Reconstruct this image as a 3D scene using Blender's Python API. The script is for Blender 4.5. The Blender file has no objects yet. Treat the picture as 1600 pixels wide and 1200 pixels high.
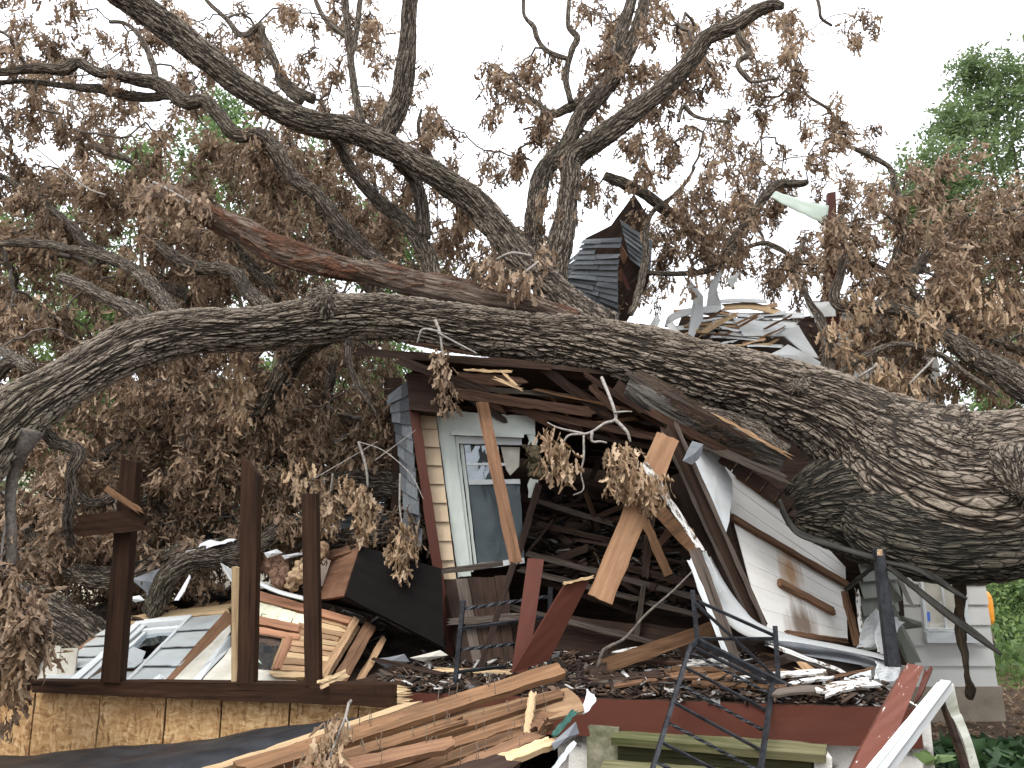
import bpy, math, random
import numpy as np
from mathutils import Vector, noise as mnoise

random.seed(7)
rng = np.random.default_rng(11)
SC = bpy.context.scene
COL = SC.collection

# ---------------------------------------------------------------- camera, sky, sun, exposure
FPX = 1209.0                      # focal length in pixels of the 1600 x 1200 photograph
PITCH = math.radians(11.0)
CAMZ = 1.6
cd = bpy.data.cameras.new('camera')
cam = bpy.data.objects.new('camera', cd)
COL.objects.link(cam)
cd.sensor_width = 36.0
cd.lens = FPX / 1600.0 * 36.0
cd.clip_start = 0.05
cd.clip_end = 500.0
cam.location = (0, 0, CAMZ)
cam.rotation_euler = (math.pi / 2 + PITCH, 0, 0)
SC.camera = cam

SUN_EL, SUN_AZ = math.radians(54), math.radians(-150)
w = bpy.data.worlds.new('World')
SC.world = w
w.use_nodes = True
wn = w.node_tree
wn.nodes.clear()
wo = wn.nodes.new('ShaderNodeOutputWorld')
bg = wn.nodes.new('ShaderNodeBackground')
sky = wn.nodes.new('ShaderNodeTexSky')
sky.sky_type = 'NISHITA'
sky.sun_disc = False
sky.sun_elevation = SUN_EL
sky.sun_rotation = SUN_AZ
sky.dust_density = 4.0
mixw = wn.nodes.new('ShaderNodeMix')
mixw.data_type = 'RGBA'
mixw.inputs[0].default_value = 0.86
wn.links.new(sky.outputs[0], mixw.inputs[6])
mixw.inputs[7].default_value = (9.3, 9.5, 10.0, 1)     # the white overcast veil
# an overcast sky is about three times brighter overhead than at the horizon
tcw = wn.nodes.new('ShaderNodeTexCoord')
sep = wn.nodes.new('ShaderNodeSeparateXYZ')
wn.links.new(tcw.outputs['Generated'], sep.inputs[0])
mr = wn.nodes.new('ShaderNodeMapRange')
wn.links.new(sep.outputs[2], mr.inputs[0])
mr.inputs[1].default_value, mr.inputs[2].default_value = 0.05, 0.95
mr.inputs[3].default_value, mr.inputs[4].default_value = 0.60, 1.75
sc_ = wn.nodes.new('ShaderNodeVectorMath')
sc_.operation = 'SCALE'
wn.links.new(mixw.outputs[2], sc_.inputs[0])
wn.links.new(mr.outputs[0], sc_.inputs[3])
wn.links.new(sc_.outputs[0], bg.inputs[0])
bg.inputs[1].default_value = 0.15
wn.links.new(bg.outputs[0], wo.inputs[0])

sd = bpy.data.lights.new('sun', 'SUN')
sd.energy = 1.2
sd.angle = math.radians(24)
sd.color = (1.0, 0.96, 0.9)
sun = bpy.data.objects.new('sun', sd)
COL.objects.link(sun)
sdir = Vector((math.sin(SUN_AZ) * math.cos(SUN_EL), math.cos(SUN_AZ) * math.cos(SUN_EL), math.sin(SUN_EL)))
sun.rotation_euler = sdir.to_track_quat('Z', 'Y').to_euler()
sun.location = (-3, -6, 12)

SC.view_settings.view_transform = 'Standard'
SC.view_settings.look = 'None'
SC.view_settings.exposure = 0.66
SC.view_settings.gamma = 1.0
SC.cycles.max_bounces = 5
SC.cycles.diffuse_bounces = 3
SC.cycles.transparent_max_bounces = 8

# ---------------------------------------------------------------- camera geometry: pixel + depth -> point
CT, ST = math.cos(PITCH), math.sin(PITCH)


def P(x, y, Y):
    dx, dy = (x - 800.0) / FPX, (600.0 - y) / FPX
    vy, vz = CT - dy * ST, ST + dy * CT
    t = Y / vy
    return np.array([dx * t, Y, CAMZ + vz * t])


def pxm(x, y, Y):                 # metres per photo pixel there
    dy = (600.0 - y) / FPX
    return Y / (CT - dy * ST) / FPX


def crop(ox, oy, s):
    return lambda x, y, Y: P(ox + x / s, oy + y / s, Y)


PA, PB, PC = crop(0, 780, 2.857), crop(520, 780, 2.857), crop(1040, 780, 2.857)
P5, P6 = crop(520, 390, 2.857), crop(1040, 390, 2.857)
R5, R6, R7 = crop(800, 620, 5.333), crop(1000, 640, 5.333), crop(860, 280, 3.478)
CAMP = np.array([0, 0, CAMZ])


def on_plane(x, y, q, n):              # where the ray of a pixel meets a plane
    d = P(x, y, 1.0) - CAMP
    return CAMP + d * (np.dot(q - CAMP, n) / np.dot(d, n))


def unit(v):
    v = np.asarray(v, float)
    return v / (np.linalg.norm(v) + 1e-12)


# ---------------------------------------------------------------- object making
WORLD = {}


def link_mesh(name, V, F, mat, tc=None, rnd=None, bd=None, parent=None, smooth=False, origin=None):
    V = np.asarray(V, float)
    if parent is not None:
        org = WORLD[parent.name]
    elif origin is not None:
        org = np.asarray(origin, float)
    else:
        org = np.array([V[:, 0].mean(), V[:, 1].mean(), V[:, 2].min()])
    me = bpy.data.meshes.new(name)
    if isinstance(F, np.ndarray):
        k = F.shape[1]
        me.vertices.add(len(V))
        me.vertices.foreach_set('co', (V - org).astype(np.float32).ravel())
        me.loops.add(F.size)
        me.loops.foreach_set('vertex_index', F.astype(np.int32).ravel())
        me.polygons.add(len(F))
        me.polygons.foreach_set('loop_start', np.arange(0, F.size, k, dtype=np.int32))
        me.update(calc_edges=True)
        me.validate()
    else:
        me.from_pydata([tuple(v) for v in (V - org)], [], [tuple(int(i) for i in f) for f in F])
    if smooth:
        me.polygons.foreach_set('use_smooth', np.ones(len(me.polygons), dtype=bool))
    a = me.attributes.new('tc', 'FLOAT_VECTOR', 'POINT')
    a.data.foreach_set('vector', np.asarray(V if tc is None else tc, np.float32).ravel())
    if rnd is not None:
        a = me.attributes.new('rnd', 'FLOAT', 'POINT')
        a.data.foreach_set('value', np.asarray(rnd, np.float32).ravel())
    if bd is not None:
        a = me.attributes.new('bd', 'FLOAT', 'POINT')
        a.data.foreach_set('value', np.asarray(bd, np.float32).ravel())
    me.materials.append(mat)
    o = bpy.data.objects.new(name, me)
    COL.objects.link(o)
    if parent is None:
        o.location = org
    else:
        o.parent = parent
    WORLD[o.name] = org
    return o


def tag(o, label, cat, group=None):
    o['label'] = label
    o['category'] = cat
    o['kind'] = 'thing'
    if group:
        o['group'] = group
    return o


def stuff(o, label=None, cat=None):
    o['kind'] = 'stuff'
    if label:
        o['label'] = label
        o['category'] = cat
    return o


def structure(o):
    o['kind'] = 'structure'
    return o


def thing(name, label, cat, loc, group=None):
    o = bpy.data.objects.new(name, None)
    COL.objects.link(o)
    o.location = loc
    o.empty_display_size = 0.2
    WORLD[o.name] = np.asarray(loc, float)
    return tag(o, label, cat, group)


class Geo:
    """collects pieces that belong to ONE mesh"""
    def __init__(s):
        s.V, s.F, s.T, s.R, s.n = [], [], [], [], 0

    def add(s, V, F, tc=None, rnd=None):
        V = np.asarray(V, float)
        s.V.append(V)
        s.T.append(V if tc is None else np.asarray(tc, float))
        r = random.random() if rnd is None else rnd
        s.R.append(np.full(len(V), r) if np.isscalar(r) else np.asarray(r))
        s.F += [tuple(int(i) + s.n for i in f) for f in F]
        s.n += len(V)

    def obj(s, name, mat, parent=None, smooth=False, origin=None):
        return link_mesh(name, np.vstack(s.V), s.F, mat, np.vstack(s.T), np.concatenate(s.R), None, parent, smooth, origin)


# ---------------------------------------------------------------- shapes
def gridslab(G, B, TG, TB):
    """closed slab from a front grid and a back grid of points (n+1, m+1, 3)"""
    n, m = G.shape[0] - 1, G.shape[1] - 1
    W = m + 1
    N = (n + 1) * W
    V = np.vstack([G.reshape(-1, 3), B.reshape(-1, 3)])
    T = np.vstack([TG.reshape(-1, 3), TB.reshape(-1, 3)])
    F = []
    for i in range(n):
        for j in range(m):
            a = i * W + j
            F.append((a, a + 1, a + W + 1, a + W))
            F.append((N + a, N + a + W, N + a + W + 1, N + a + 1))
    for i in range(n):
        a = i * W
        F.append((a, a + W, N + a + W, N + a))
        a += m
        F.append((a, N + a, N + a + W, a + W))
    for j in range(m):
        F.append((j, N + j, N + j + 1, j + 1))
        a = n * W + j
        F.append((a, a + 1, N + a + 1, N + a))
    return V, F, T


def board_geo(a, b, w, t, face=None, n=8, k=4, jag=(0, 0), bow=0.0, jit=0.0025, taper=1.0, twist=0.0):
    a, b = np.asarray(a, float), np.asarray(b, float)
    d = b - a
    L = np.linalg.norm(d)
    d = d / L
    f = unit(CAMP - (a + b) / 2) if face is None else unit(face)
    s = unit(np.cross(d, f))
    nn = np.cross(s, d)
    xs, ys = np.linspace(0, L, n + 1), np.linspace(-w / 2, w / 2, k + 1)
    X, Yy = np.meshgrid(xs, ys, indexing='ij')
    X = X.copy()
    for e, sg, row in ((jag[0], -1, 0), (jag[1], 1, n)):
        if e:
            off = np.array([random.uniform(-1, 1) * e for _ in ys])
            off[::2] *= 1.5
            X[row] += off * 0.6
            X[row - sg] += off * 0.15
    u = X / L
    wid = 1 + (taper - 1) * u
    tw = twist * (u - 0.5)
    off = bow * 4 * u * (1 - u)
    jx = rng.normal(0, jit, X.shape)
    jz = rng.normal(0, jit * 0.6, X.shape)
    Ys = Yy * wid + np.where(np.abs(Yy) > w / 2 * 0.98, jx, 0)
    base = a + X[..., None] * d

    def side(h):
        y2 = Ys * np.cos(tw) - h * np.sin(tw)
        z2 = Ys * np.sin(tw) + h * np.cos(tw) + off + jz
        return base + y2[..., None] * s + z2[..., None] * nn
    o = rng.uniform(-50, 50, 3)
    TG = np.stack([X, Ys, np.full_like(X, t / 2)], -1) + o
    TB = np.stack([X, Ys, np.full_like(X, -t / 2)], -1) + o
    return gridslab(side(t / 2), side(-t / 2), TG, TB)


def board(name, a, b, w, t, mat, parent=None, **kw):
    V, F, T = board_geo(a, b, w, t, **kw)
    return link_mesh(name, V, F, mat, T, np.full(len(V), random.random()), None, parent)


def pb(name, p, q, wpx, tm, mat, parent=None, **kw):
    """board between two (px, py, Y) points; width in photo pixels, thickness in metres"""
    a, b = P(*p), P(*q)
    w = wpx * (pxm(*p) + pxm(*q)) / 2
    return board(name, a, b, w, tm, mat, parent, **kw)


def slab4_geo(p00, p10, p11, p01, t, n=8, k=3, jag=(0, 0), jit=0.001):
    """slab whose camera-side face has the four given corners; u runs p00->p10 (grain)"""
    p = [np.asarray(q, float) for q in (p00, p10, p11, p01)]
    nrm = unit(np.cross(p[1] - p[0], p[3] - p[0]))
    if np.dot(nrm, CAMP - p[0]) < 0:
        nrm = -nrm
    us, vs = np.linspace(0, 1, n + 1), np.linspace(0, 1, k + 1)
    U, Vv = np.meshgrid(us, vs, indexing='ij')
    U = U.copy()
    L = np.linalg.norm(p[1] - p[0])
    H = np.linalg.norm(p[3] - p[0])
    for e, row in ((jag[0], 0), (jag[1], n)):
        if e:
            U[row] += np.array([random.uniform(-1, 1) * e / L for _ in vs])
    u, v = U[..., None], Vv[..., None]
    G = p[0] * (1 - u) * (1 - v) + p[1] * u * (1 - v) + p[2] * u * v + p[3] * (1 - u) * v
    G = G + rng.normal(0, jit, G.shape)
    B = G - nrm * t
    o = rng.uniform(-50, 50, 3)
    TG = np.stack([U * L, Vv * H, np.zeros_like(U)], -1) + o
    TB = TG - np.array([0, 0, t])
    return gridslab(G, B, TG, TB)


def slab4(name, p00, p10, p11, p01, t, mat, parent=None, **kw):
    V, F, T = slab4_geo(p00, p10, p11, p01, t, **kw)
    return link_mesh(name, V, F, mat, T, np.full(len(V), random.random()), None, parent)


def catmull(pts, u):
    pts = np.asarray(pts, float)
    n = len(pts)
    if n == 2:
        u = np.asarray(u)
        sh = (slice(None),) + (None,) * (pts.ndim - 1)
        return pts[0] * (1 - u[sh]) + pts[1] * u[sh]
    ext = np.concatenate([[2 * pts[0] - pts[1]], pts, [2 * pts[-1] - pts[-2]]])
    f = np.clip(np.asarray(u) * (n - 1), 0, n - 1 - 1e-9)
    i = f.astype(int)
    t = (f - i)[(slice(None),) + (None,) * (pts.ndim - 1)]
    p0, p1, p2, p3 = ext[i], ext[i + 1], ext[i + 2], ext[i + 3]
    return 0.5 * (2 * p1 + (p2 - p0) * t + (2 * p0 - 5 * p1 + 4 * p2 - p3) * t ** 2 + (3 * p1 - p0 - 3 * p2 + p3) * t ** 3)


def patch_grid(ctrl, us, vs):
    """ctrl (R, C, 3): rows along v, columns along u -> (len(us), len(vs), 3)"""
    ctrl = np.asarray(ctrl, float)
    A = catmull(ctrl, vs)                       # (nv, C, 3)
    A = np.swapaxes(A, 0, 1)                    # (C, nv, 3)
    return catmull(A, us)                       # (nu, nv, 3)


def grid_normals(G):
    du = np.gradient(G, axis=0)
    dv = np.gradient(G, axis=1)
    n = np.cross(du, dv)
    n /= np.linalg.norm(n, axis=-1, keepdims=True) + 1e-12
    c = G.reshape(-1, 3).mean(0)
    if np.dot(n.reshape(-1, 3).mean(0), CAMP - c) < 0:
        n = -n
    return n


def sheet(name, ctrl, t, mat, parent=None, nu=24, nv=10, crumple=0.0, cfreq=6.0, torn=0.0, smooth=True, fold=0.0):
    us, vs = np.linspace(0, 1, nu + 1), np.linspace(0, 1, nv + 1)
    G = patch_grid(ctrl, us, vs)
    if torn:
        for j in range(nv + 1):
            for row, nx in ((0, 1), (nu, nu - 1)):
                f = random.uniform(-.3, 1) * torn
                G[row, j] += (G[nx, j] - G[row, j]) * f * nu / 6
        for i in range(nu + 1):
            for row, nx in ((0, 1), (nv, nv - 1)):
                f = random.uniform(-.3, 1) * torn
                G[i, row] += (G[i, nx] - G[i, row]) * f * nv / 6
    N = grid_normals(G)
    if crumple:
        o = rng.uniform(-50, 50, 3)
        D = np.array([[mnoise.noise(Vector(G[i, j] * cfreq + o)) + .5 * mnoise.noise(Vector(G[i, j] * cfreq * 2.3 + o))
                       for j in range(nv + 1)] for i in range(nu + 1)])
        if fold:
            D = np.abs(D) * fold + D * (1 - fold)
        G = G + N * (D * crumple)[..., None]
        N = grid_normals(G)
    B = G - N * t
    Lu = np.linalg.norm(np.diff(G[:, nv // 2], axis=0), axis=1).sum()
    Lv = np.linalg.norm(np.diff(G[nu // 2], axis=0), axis=1).sum()
    U, Vv = np.meshgrid(us * Lu, vs * Lv, indexing='ij')
    o = rng.uniform(-50, 50, 3)
    TG = np.stack([U, Vv, np.zeros_like(U)], -1) + o
    V, F, T = gridslab(G, B, TG, TG - np.array([0, 0, t]))
    return link_mesh(name, V, F, mat, T, np.full(len(V), random.random()), None, parent, smooth)


def poly_slab(name, pts, t, mat, parent=None, bend=0.0):
    """irregular flat piece: polygon of points, fan-filled, with thickness"""
    pts = [np.asarray(p, float) for p in pts]
    # densify the outline a little and roughen it
    out = []
    for i in range(len(pts)):
        a, b = pts[i], pts[(i + 1) % len(pts)]
        m = max(1, int(np.linalg.norm(b - a) / 0.12))
        for k in range(m):
            q = a + (b - a) * k / m
            out.append(q + (rng.normal(0, 0.004, 3) if k else 0))
    out = np.array(out)
    c = out.mean(0)
    nrm = np.zeros(3)
    for i in range(len(out)):
        nrm += np.cross(out[i] - c, out[(i + 1) % len(out)] - c)
    nrm = unit(nrm)
    if np.dot(nrm, CAMP - c) < 0:
        nrm = -nrm
    c = c + nrm * bend
    n = len(out)
    V = np.vstack([out, [c], out - nrm * t, [c - nrm * t]])
    F = []
    for i in range(n):
        j = (i + 1) % n
        F += [(i, j, n), (n + 1 + j, n + 1 + i, 2 * n + 1), (i, n + 1 + i, n + 1 + j, j)]
    e = unit(pts[1] - pts[0])
    g = np.cross(nrm, e)
    T = np.stack([(V - c) @ e, (V - c) @ g, (V - c) @ nrm], -1) + rng.uniform(-50, 50, 3)
    return link_mesh(name, V, F, mat, T, np.full(len(V), random.random()), None, parent)


class Quad:
    """a flat frame with corners p00 (u0 v0) p10 p11 p01; boxes are laid on it in u, v and height"""
    def __init__(s, p00, p10, p11, p01):
        s.p = [np.asarray(q, float) for q in (p00, p10, p11, p01)]
        n = unit(np.cross(s.p[1] - s.p[0], s.p[3] - s.p[0]) + np.cross(s.p[2] - s.p[1], s.p[2] - s.p[3]) * 0.5)
        c = sum(s.p) / 4
        s.n = n if np.dot(n, CAMP - c) > 0 else -n
        s.Lu = (np.linalg.norm(s.p[1] - s.p[0]) + np.linalg.norm(s.p[2] - s.p[3])) / 2
        s.Lv = (np.linalg.norm(s.p[3] - s.p[0]) + np.linalg.norm(s.p[2] - s.p[1])) / 2

    def pt(s, u, v, h=0.0):
        p = s.p
        return p[0] * (1 - u) * (1 - v) + p[1] * u * (1 - v) + p[2] * u * v + p[3] * (1 - u) * v + s.n * h

    def box_geo(s, u0, u1, v0, v1, h0, h1, n=4, k=2, along='u', jit=0.0015, jag=0.0):
        us, vs = np.linspace(u0, u1, n + 1), np.linspace(v0, v1, k + 1)
        G = np.array([[s.pt(u, v, h1) for v in vs] for u in us])
        if jag:
            G[0] += (s.p[1] - s.p[0]) / s.Lu * rng.uniform(-jag, jag, (k + 1, 1))
            G[-1] += (s.p[1] - s.p[0]) / s.Lu * rng.uniform(-jag, jag, (k + 1, 1))
        G = G + rng.normal(0, jit, G.shape)
        B = G - s.n * (h1 - h0)
        U, Vv = np.meshgrid(us * s.Lu, vs * s.Lv, indexing='ij')
        TG = np.stack([U, Vv, np.zeros_like(U)] if along == 'u' else [Vv, U, np.zeros_like(U)], -1) + rng.uniform(-50, 50, 3)
        return gridslab(G, B, TG, TG - np.array([0, 0, h1 - h0]))

    def box(s, name, mat, parent, *a, **kw):
        V, F, T = s.box_geo(*a, **kw)
        return link_mesh(name, V, F, mat, T, np.full(len(V), random.random()), None, parent)


def lap_geo(ctrl, rows, nu=12, lip=0.014, wob=0.0, back=0.02, skip=()):
    """lap siding on a patch: rows from v=0 (bottom) to v=1; every board lifts at its lower edge"""
    us = np.linspace(0, 1, nu + 1)
    vs = np.linspace(0, 1, rows + 1)
    G = patch_grid(ctrl, us, vs)
    N = grid_normals(G)
    Lu = np.linalg.norm(G[-1, 0] - G[0, 0])
    Lv = np.linalg.norm(G[0, -1] - G[0, 0])
    g = Geo()
    for r in range(rows):
        if r in skip:
            continue
        lo, hi = G[:, r], G[:, r + 1]
        ext = lo - (hi - lo) * 0.08
        l2 = lip + rng.uniform(0, wob, (nu + 1, 1)) + (rng.uniform(0, wob) if wob else 0)
        nl = N[:, r]
        A = np.stack([ext + nl * l2, hi + nl * 0.002, hi - nl * 0.004, ext + nl * (l2 - 0.008)], 1)
        V = A.reshape(-1, 3)
        T = np.stack([np.repeat(us * Lu, 4), np.tile([0, 1, 1, 0], nu + 1) * Lv / rows + r * 3.7, np.zeros((nu + 1) * 4)], -1)
        F = []
        for i in range(nu):
            a, b = 4 * i, 4 * i + 4
            for q in range(4):
                F.append((a + q, a + (q + 1) % 4, b + (q + 1) % 4, b + q))
        F += [(0, 3, 2, 1), tuple(4 * nu + q for q in range(4))]
        g.add(V, F, T + np.array([r * 11.3, 0, 0]))
    return g


def shingle_geo(ctrl, rows, wid, lip=0.012, loose=0.02, miss=0.0, th=0.006):
    g = Geo()
    ctrl = np.asarray(ctrl, float)
    nv = rows
    vs = np.linspace(0, 1, nv + 1)
    uf = np.linspace(0, 1, 41)
    G = patch_grid(ctrl, uf, vs)
    N = grid_normals(G)
    for r in range(nv):
        lo, hi = G[:, r], G[:, r + 1]
        L = np.linalg.norm(np.diff(lo, axis=0), axis=1).sum()
        m = max(2, int(L / wid))
        cuts = np.concatenate([[0], (np.arange(1, m) + rng.uniform(-.3, .3, m - 1)) / m, [1]])
        for c in range(m):
            if random.random() < miss:
                continue
            u0, u1 = cuts[c] + 0.002, cuts[c + 1] - 0.004
            f = lambda A, u: A[min(40, int(u * 40))] * (1 - (u * 40) % 1) + A[min(40, int(u * 40) + 1)] * ((u * 40) % 1)
            a, b, c2, d = f(lo, u0), f(lo, u1), f(hi, u1), f(hi, u0)
            dn = (d - a) * random.uniform(0.05, 0.16)
            nn = N[20, r]
            h = lip + random.uniform(0, loose) * random.random()
            h2 = lip + random.uniform(0, loose) * random.random()
            q = [a - dn + nn * h, b - dn + nn * h2, c2, d]
            V = np.array(q + [p - nn * th for p in q])
            T = np.array([[0, 0, 0], [1, 0, 0], [1, 1, 0], [0, 1, 0]] * 2, float) * 0.15 + rng.uniform(-30, 30, 3)
            g.add(V, [(0, 1, 2, 3), (4, 7, 6, 5), (0, 4, 5, 1), (1, 5, 6, 2), (2, 6, 7, 3), (3, 7, 4, 0)], T)
    return g


def tube_arrays(pts, rad, seg=12, ds=0.03, lump=0.06, flat=1.0, kbark=None, wob=0.0, tip=True):
    pts, rad = np.asarray(pts, float), np.asarray(rad, float)
    L = np.linalg.norm(np.diff(pts, axis=0), axis=1)
    tt = np.concatenate([[0], np.cumsum(L)])
    tot = tt[-1]
    n = max(4, int(tot / ds))
    # uniform in arc length through the control polygon, then smoothed
    dense = np.linspace(0, 1, 40 * len(pts))
    C = catmull(pts, dense)
    Rr = catmull(rad[:, None], dense)[:, 0]
    cl = np.concatenate([[0], np.cumsum(np.linalg.norm(np.diff(C, axis=0), axis=1))])
    s = np.linspace(0, cl[-1], n + 1)
    C = np.stack([np.interp(s, cl, C[:, k]) for k in range(3)], -1)
    Rr = np.maximum(np.interp(s, cl, Rr), 0.0015)
    if wob:
        for k in range(3):
            ph = rng.uniform(0, 6.28, 4)
            for q, f in enumerate((2.1, 4.7, 9.0, 15.0)):
                C[:, k] += wob * np.sin(s * f + ph[q]) / (q + 1) * np.minimum(1, s / 0.2) * 0.6
    Tn = np.gradient(C, axis=0)
    Tn /= np.linalg.norm(Tn, axis=1, keepdims=True)
    up = np.array([0, 0, 1.0]) if abs(Tn[0, 2]) < 0.9 else np.array([1.0, 0, 0])
    a = unit(np.cross(Tn[0], up))
    A = np.zeros_like(C)
    for i in range(n + 1):
        a = unit(a - Tn[i] * np.dot(a, Tn[i]))
        A[i] = a
    Bn = np.cross(Tn, A)
    th = np.linspace(0, 2 * math.pi, seg, endpoint=False)
    ph = rng.uniform(0, 6.28, 12)
    S, TH = np.meshgrid(s, th, indexing='ij')
    rm = Rr.mean()
    f0 = 0.35 / max(rm, 0.03)
    lm = 1 + lump * (np.sin(S * f0 * 1.3 + ph[0] + 2 * TH) + np.sin(S * f0 * 2.9 + ph[1] - TH) * .6 + np.sin(S * f0 * 0.7 + 3 * TH + ph[2]) * .5
                     + np.sin(S * f0 * 5.1 + ph[3] + TH) * .35)
    RR = Rr[:, None] * lm
    V = C[:, None] + RR[..., None] * (np.cos(TH)[..., None] * A[:, None] + np.sin(TH)[..., None] * Bn[:, None] * flat)
    k = kbark if kbark else min(3.2, (0.27 / max(rm, 0.02)) ** 0.62)
    o = rng.uniform(-40, 40, 3)
    Re = rm * (Rr / rm) ** .35                     # bark ridges run on along the stem where it widens
    T = np.stack([S, np.cos(TH) * Re[:, None], np.sin(TH) * Re[:, None]], -1) * k + o
    bd = np.repeat(np.minimum(0.16 * Rr, 0.034), seg)
    V, T = V.reshape(-1, 3), T.reshape(-1, 3)
    ii, jj = np.meshgrid(np.arange(n), np.arange(seg), indexing='ij')
    j2 = (jj + 1) % seg
    F = np.stack([ii * seg + jj, ii * seg + j2, (ii + 1) * seg + j2, (ii + 1) * seg + jj], -1).reshape(-1, 4)
    # end caps as fans of quads (degenerate-free: ring -> centre)
    V = np.vstack([V, C[0] - Tn[0] * Rr[0] * .25, C[-1] + Tn[-1] * Rr[-1] * (.5 if tip else .1)])
    T = np.vstack([T, T[0], T[-1]])
    bd = np.concatenate([bd, [0, 0]])
    nb = (n + 1) * seg
    caps = []
    for j in range(0, seg, 2):
        caps.append((nb, (j + 2) % seg, (j + 1) % seg, j))
        caps.append((nb + 1, n * seg + j, n * seg + (j + 1) % seg, n * seg + (j + 2) % seg))
    F = np.vstack([F, np.array(caps)])
    return V, F, T, bd, C, Rr


def tube(name, pts, rad, mat, parent=None, smooth=True, rough=0.0, **kw):
    V, F, T, bd, C, Rr = tube_arrays(pts, rad, **kw)
    if rough:
        V = V + np.array([[mnoise.noise(Vector(v * 22 + k * 17)) + .7 * mnoise.noise(Vector(v * 50 + k * 9)) for k in range(3)] for v in V]) * rough
    o = link_mesh(name, V, F, mat, T, np.full(len(V), random.random()), bd, parent, smooth)
    return o, C, Rr

# ---------------------------------------------------------------- materials
class NT:
    def __init__(s, name):
        s.m = bpy.data.materials.new(name)
        s.m.use_nodes = True
        s.t = s.m.node_tree
        s.t.nodes.clear()
        s.out = s.t.nodes.new('ShaderNodeOutputMaterial')

    def n(s, typ, ins=None, **props):
        nd = s.t.nodes.new('ShaderNode' + typ)
        for k, v in props.items():
            setattr(nd, k, v)
        for k, v in (ins or {}).items():
            s.put(nd.inputs[k], v)
        return nd

    def put(s, sock, v):
        if isinstance(v, bpy.types.NodeSocket):
            s.t.links.new(v, sock)
        else:
            if isinstance(v, (tuple, list)) and len(v) == 3 and sock.type == 'RGBA':
                v = (*v, 1)
            sock.default_value = v

    def attr(s, name):
        return s.n('Attribute', attribute_name=name)

    def tc(s):
        return s.attr('tc').outputs['Vector']

    def map(s, vec, scale, loc=(0, 0, 0)):
        return s.n('Mapping', {'Vector': vec, 'Scale': scale, 'Location': loc}).outputs[0]

    def noise(s, vec, scale, detail=4, rough=.55, dist=0.0):
        return s.n('TexNoise', {'Vector': vec, 'Scale': scale, 'Detail': detail, 'Roughness': rough, 'Distortion': dist}).outputs[0]

    def ramp(s, fac, *stops):
        r = s.n('ValToRGB', {'Fac': fac})
        e = r.color_ramp.elements
        while len(e) < len(stops):
            e.new(0.5)
        for k, (p, c) in enumerate(stops):
            e[k].position = p
            e[k].color = (c, c, c, 1) if np.isscalar(c) else (*c, 1)
        return r.outputs[0]

    def mix(s, fac, a, b, mode='MIX'):
        nd = s.n('Mix', data_type='RGBA', blend_type=mode)
        s.put(nd.inputs[0], fac)
        s.put(nd.inputs[6], a)
        s.put(nd.inputs[7], b)
        return nd.outputs[2]

    def math(s, op, a, b=0.0):
        nd = s.n('Math', operation=op)
        s.put(nd.inputs[0], a)
        s.put(nd.inputs[1], b)
        return nd.outputs[0]

    def bsdf(s, col, rough=.8, bump=None, bstr=.4, bdist=.01, metal=0.0, spec=.22):
        b = s.n('BsdfPrincipled', {'Base Color': col, 'Roughness': rough, 'Metallic': metal, 'Specular IOR Level': spec})
        if bump is not None:
            bp = s.n('Bump', {'Height': bump, 'Strength': bstr, 'Distance': bdist})
            s.t.links.new(bp.outputs[0], b.inputs['Normal'])
        s.t.links.new(b.outputs[0], s.out.inputs[0])
        return b


def m_wood(name, dark, light, stain=(.03, .022, .017), stain_amt=.6, gs=1.0, rough=.75, stain_lo=.5, nails=True):
    t = NT(name)
    tc = t.tc()
    rnd = t.attr('rnd').outputs['Fac']
    gv = t.map(tc, (2.2 * gs, 45 * gs, 45 * gs))
    g = t.noise(gv, 1.0, 6, .65, .6)
    rings = t.noise(t.map(tc, (.7, 11, 11)), 1.0, 3, .5, 1.4)
    g2 = t.math('ADD', t.math('MULTIPLY', g, .6), t.math('MULTIPLY', rings, .4))
    c = t.ramp(g2, (.3, dark), (.68, light))
    vary = t.math('ADD', t.math('MULTIPLY', rnd, .5), .75)
    c = t.mix(1.0, c, t.n('CombineColor', {0: vary, 1: vary, 2: vary}).outputs[0], 'MULTIPLY')
    st = t.noise(t.map(tc, (1.6, 6, 6)), 1.0, 6, .65, .5)
    st = t.ramp(st, (stain_lo, 0), (stain_lo + .22, 1))
    c = t.mix(t.math('MULTIPLY', st, stain_amt), c, stain)
    fine = t.noise(tc, 60, 2, .5)
    c = t.mix(t.ramp(fine, (.66, 0), (.74, .5)), c, tuple(x * .45 for x in dark))
    cracks = t.ramp(t.noise(t.map(tc, (1.2, 60, 60)), 1.0, 2, .5), (.30, 1), (.37, 0))
    c = t.mix(t.math('MULTIPLY', cracks, .75), c, tuple(x * .3 for x in dark))
    t.bsdf(c, rough, g, .55, .006, spec=.10)
    return t.m


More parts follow.
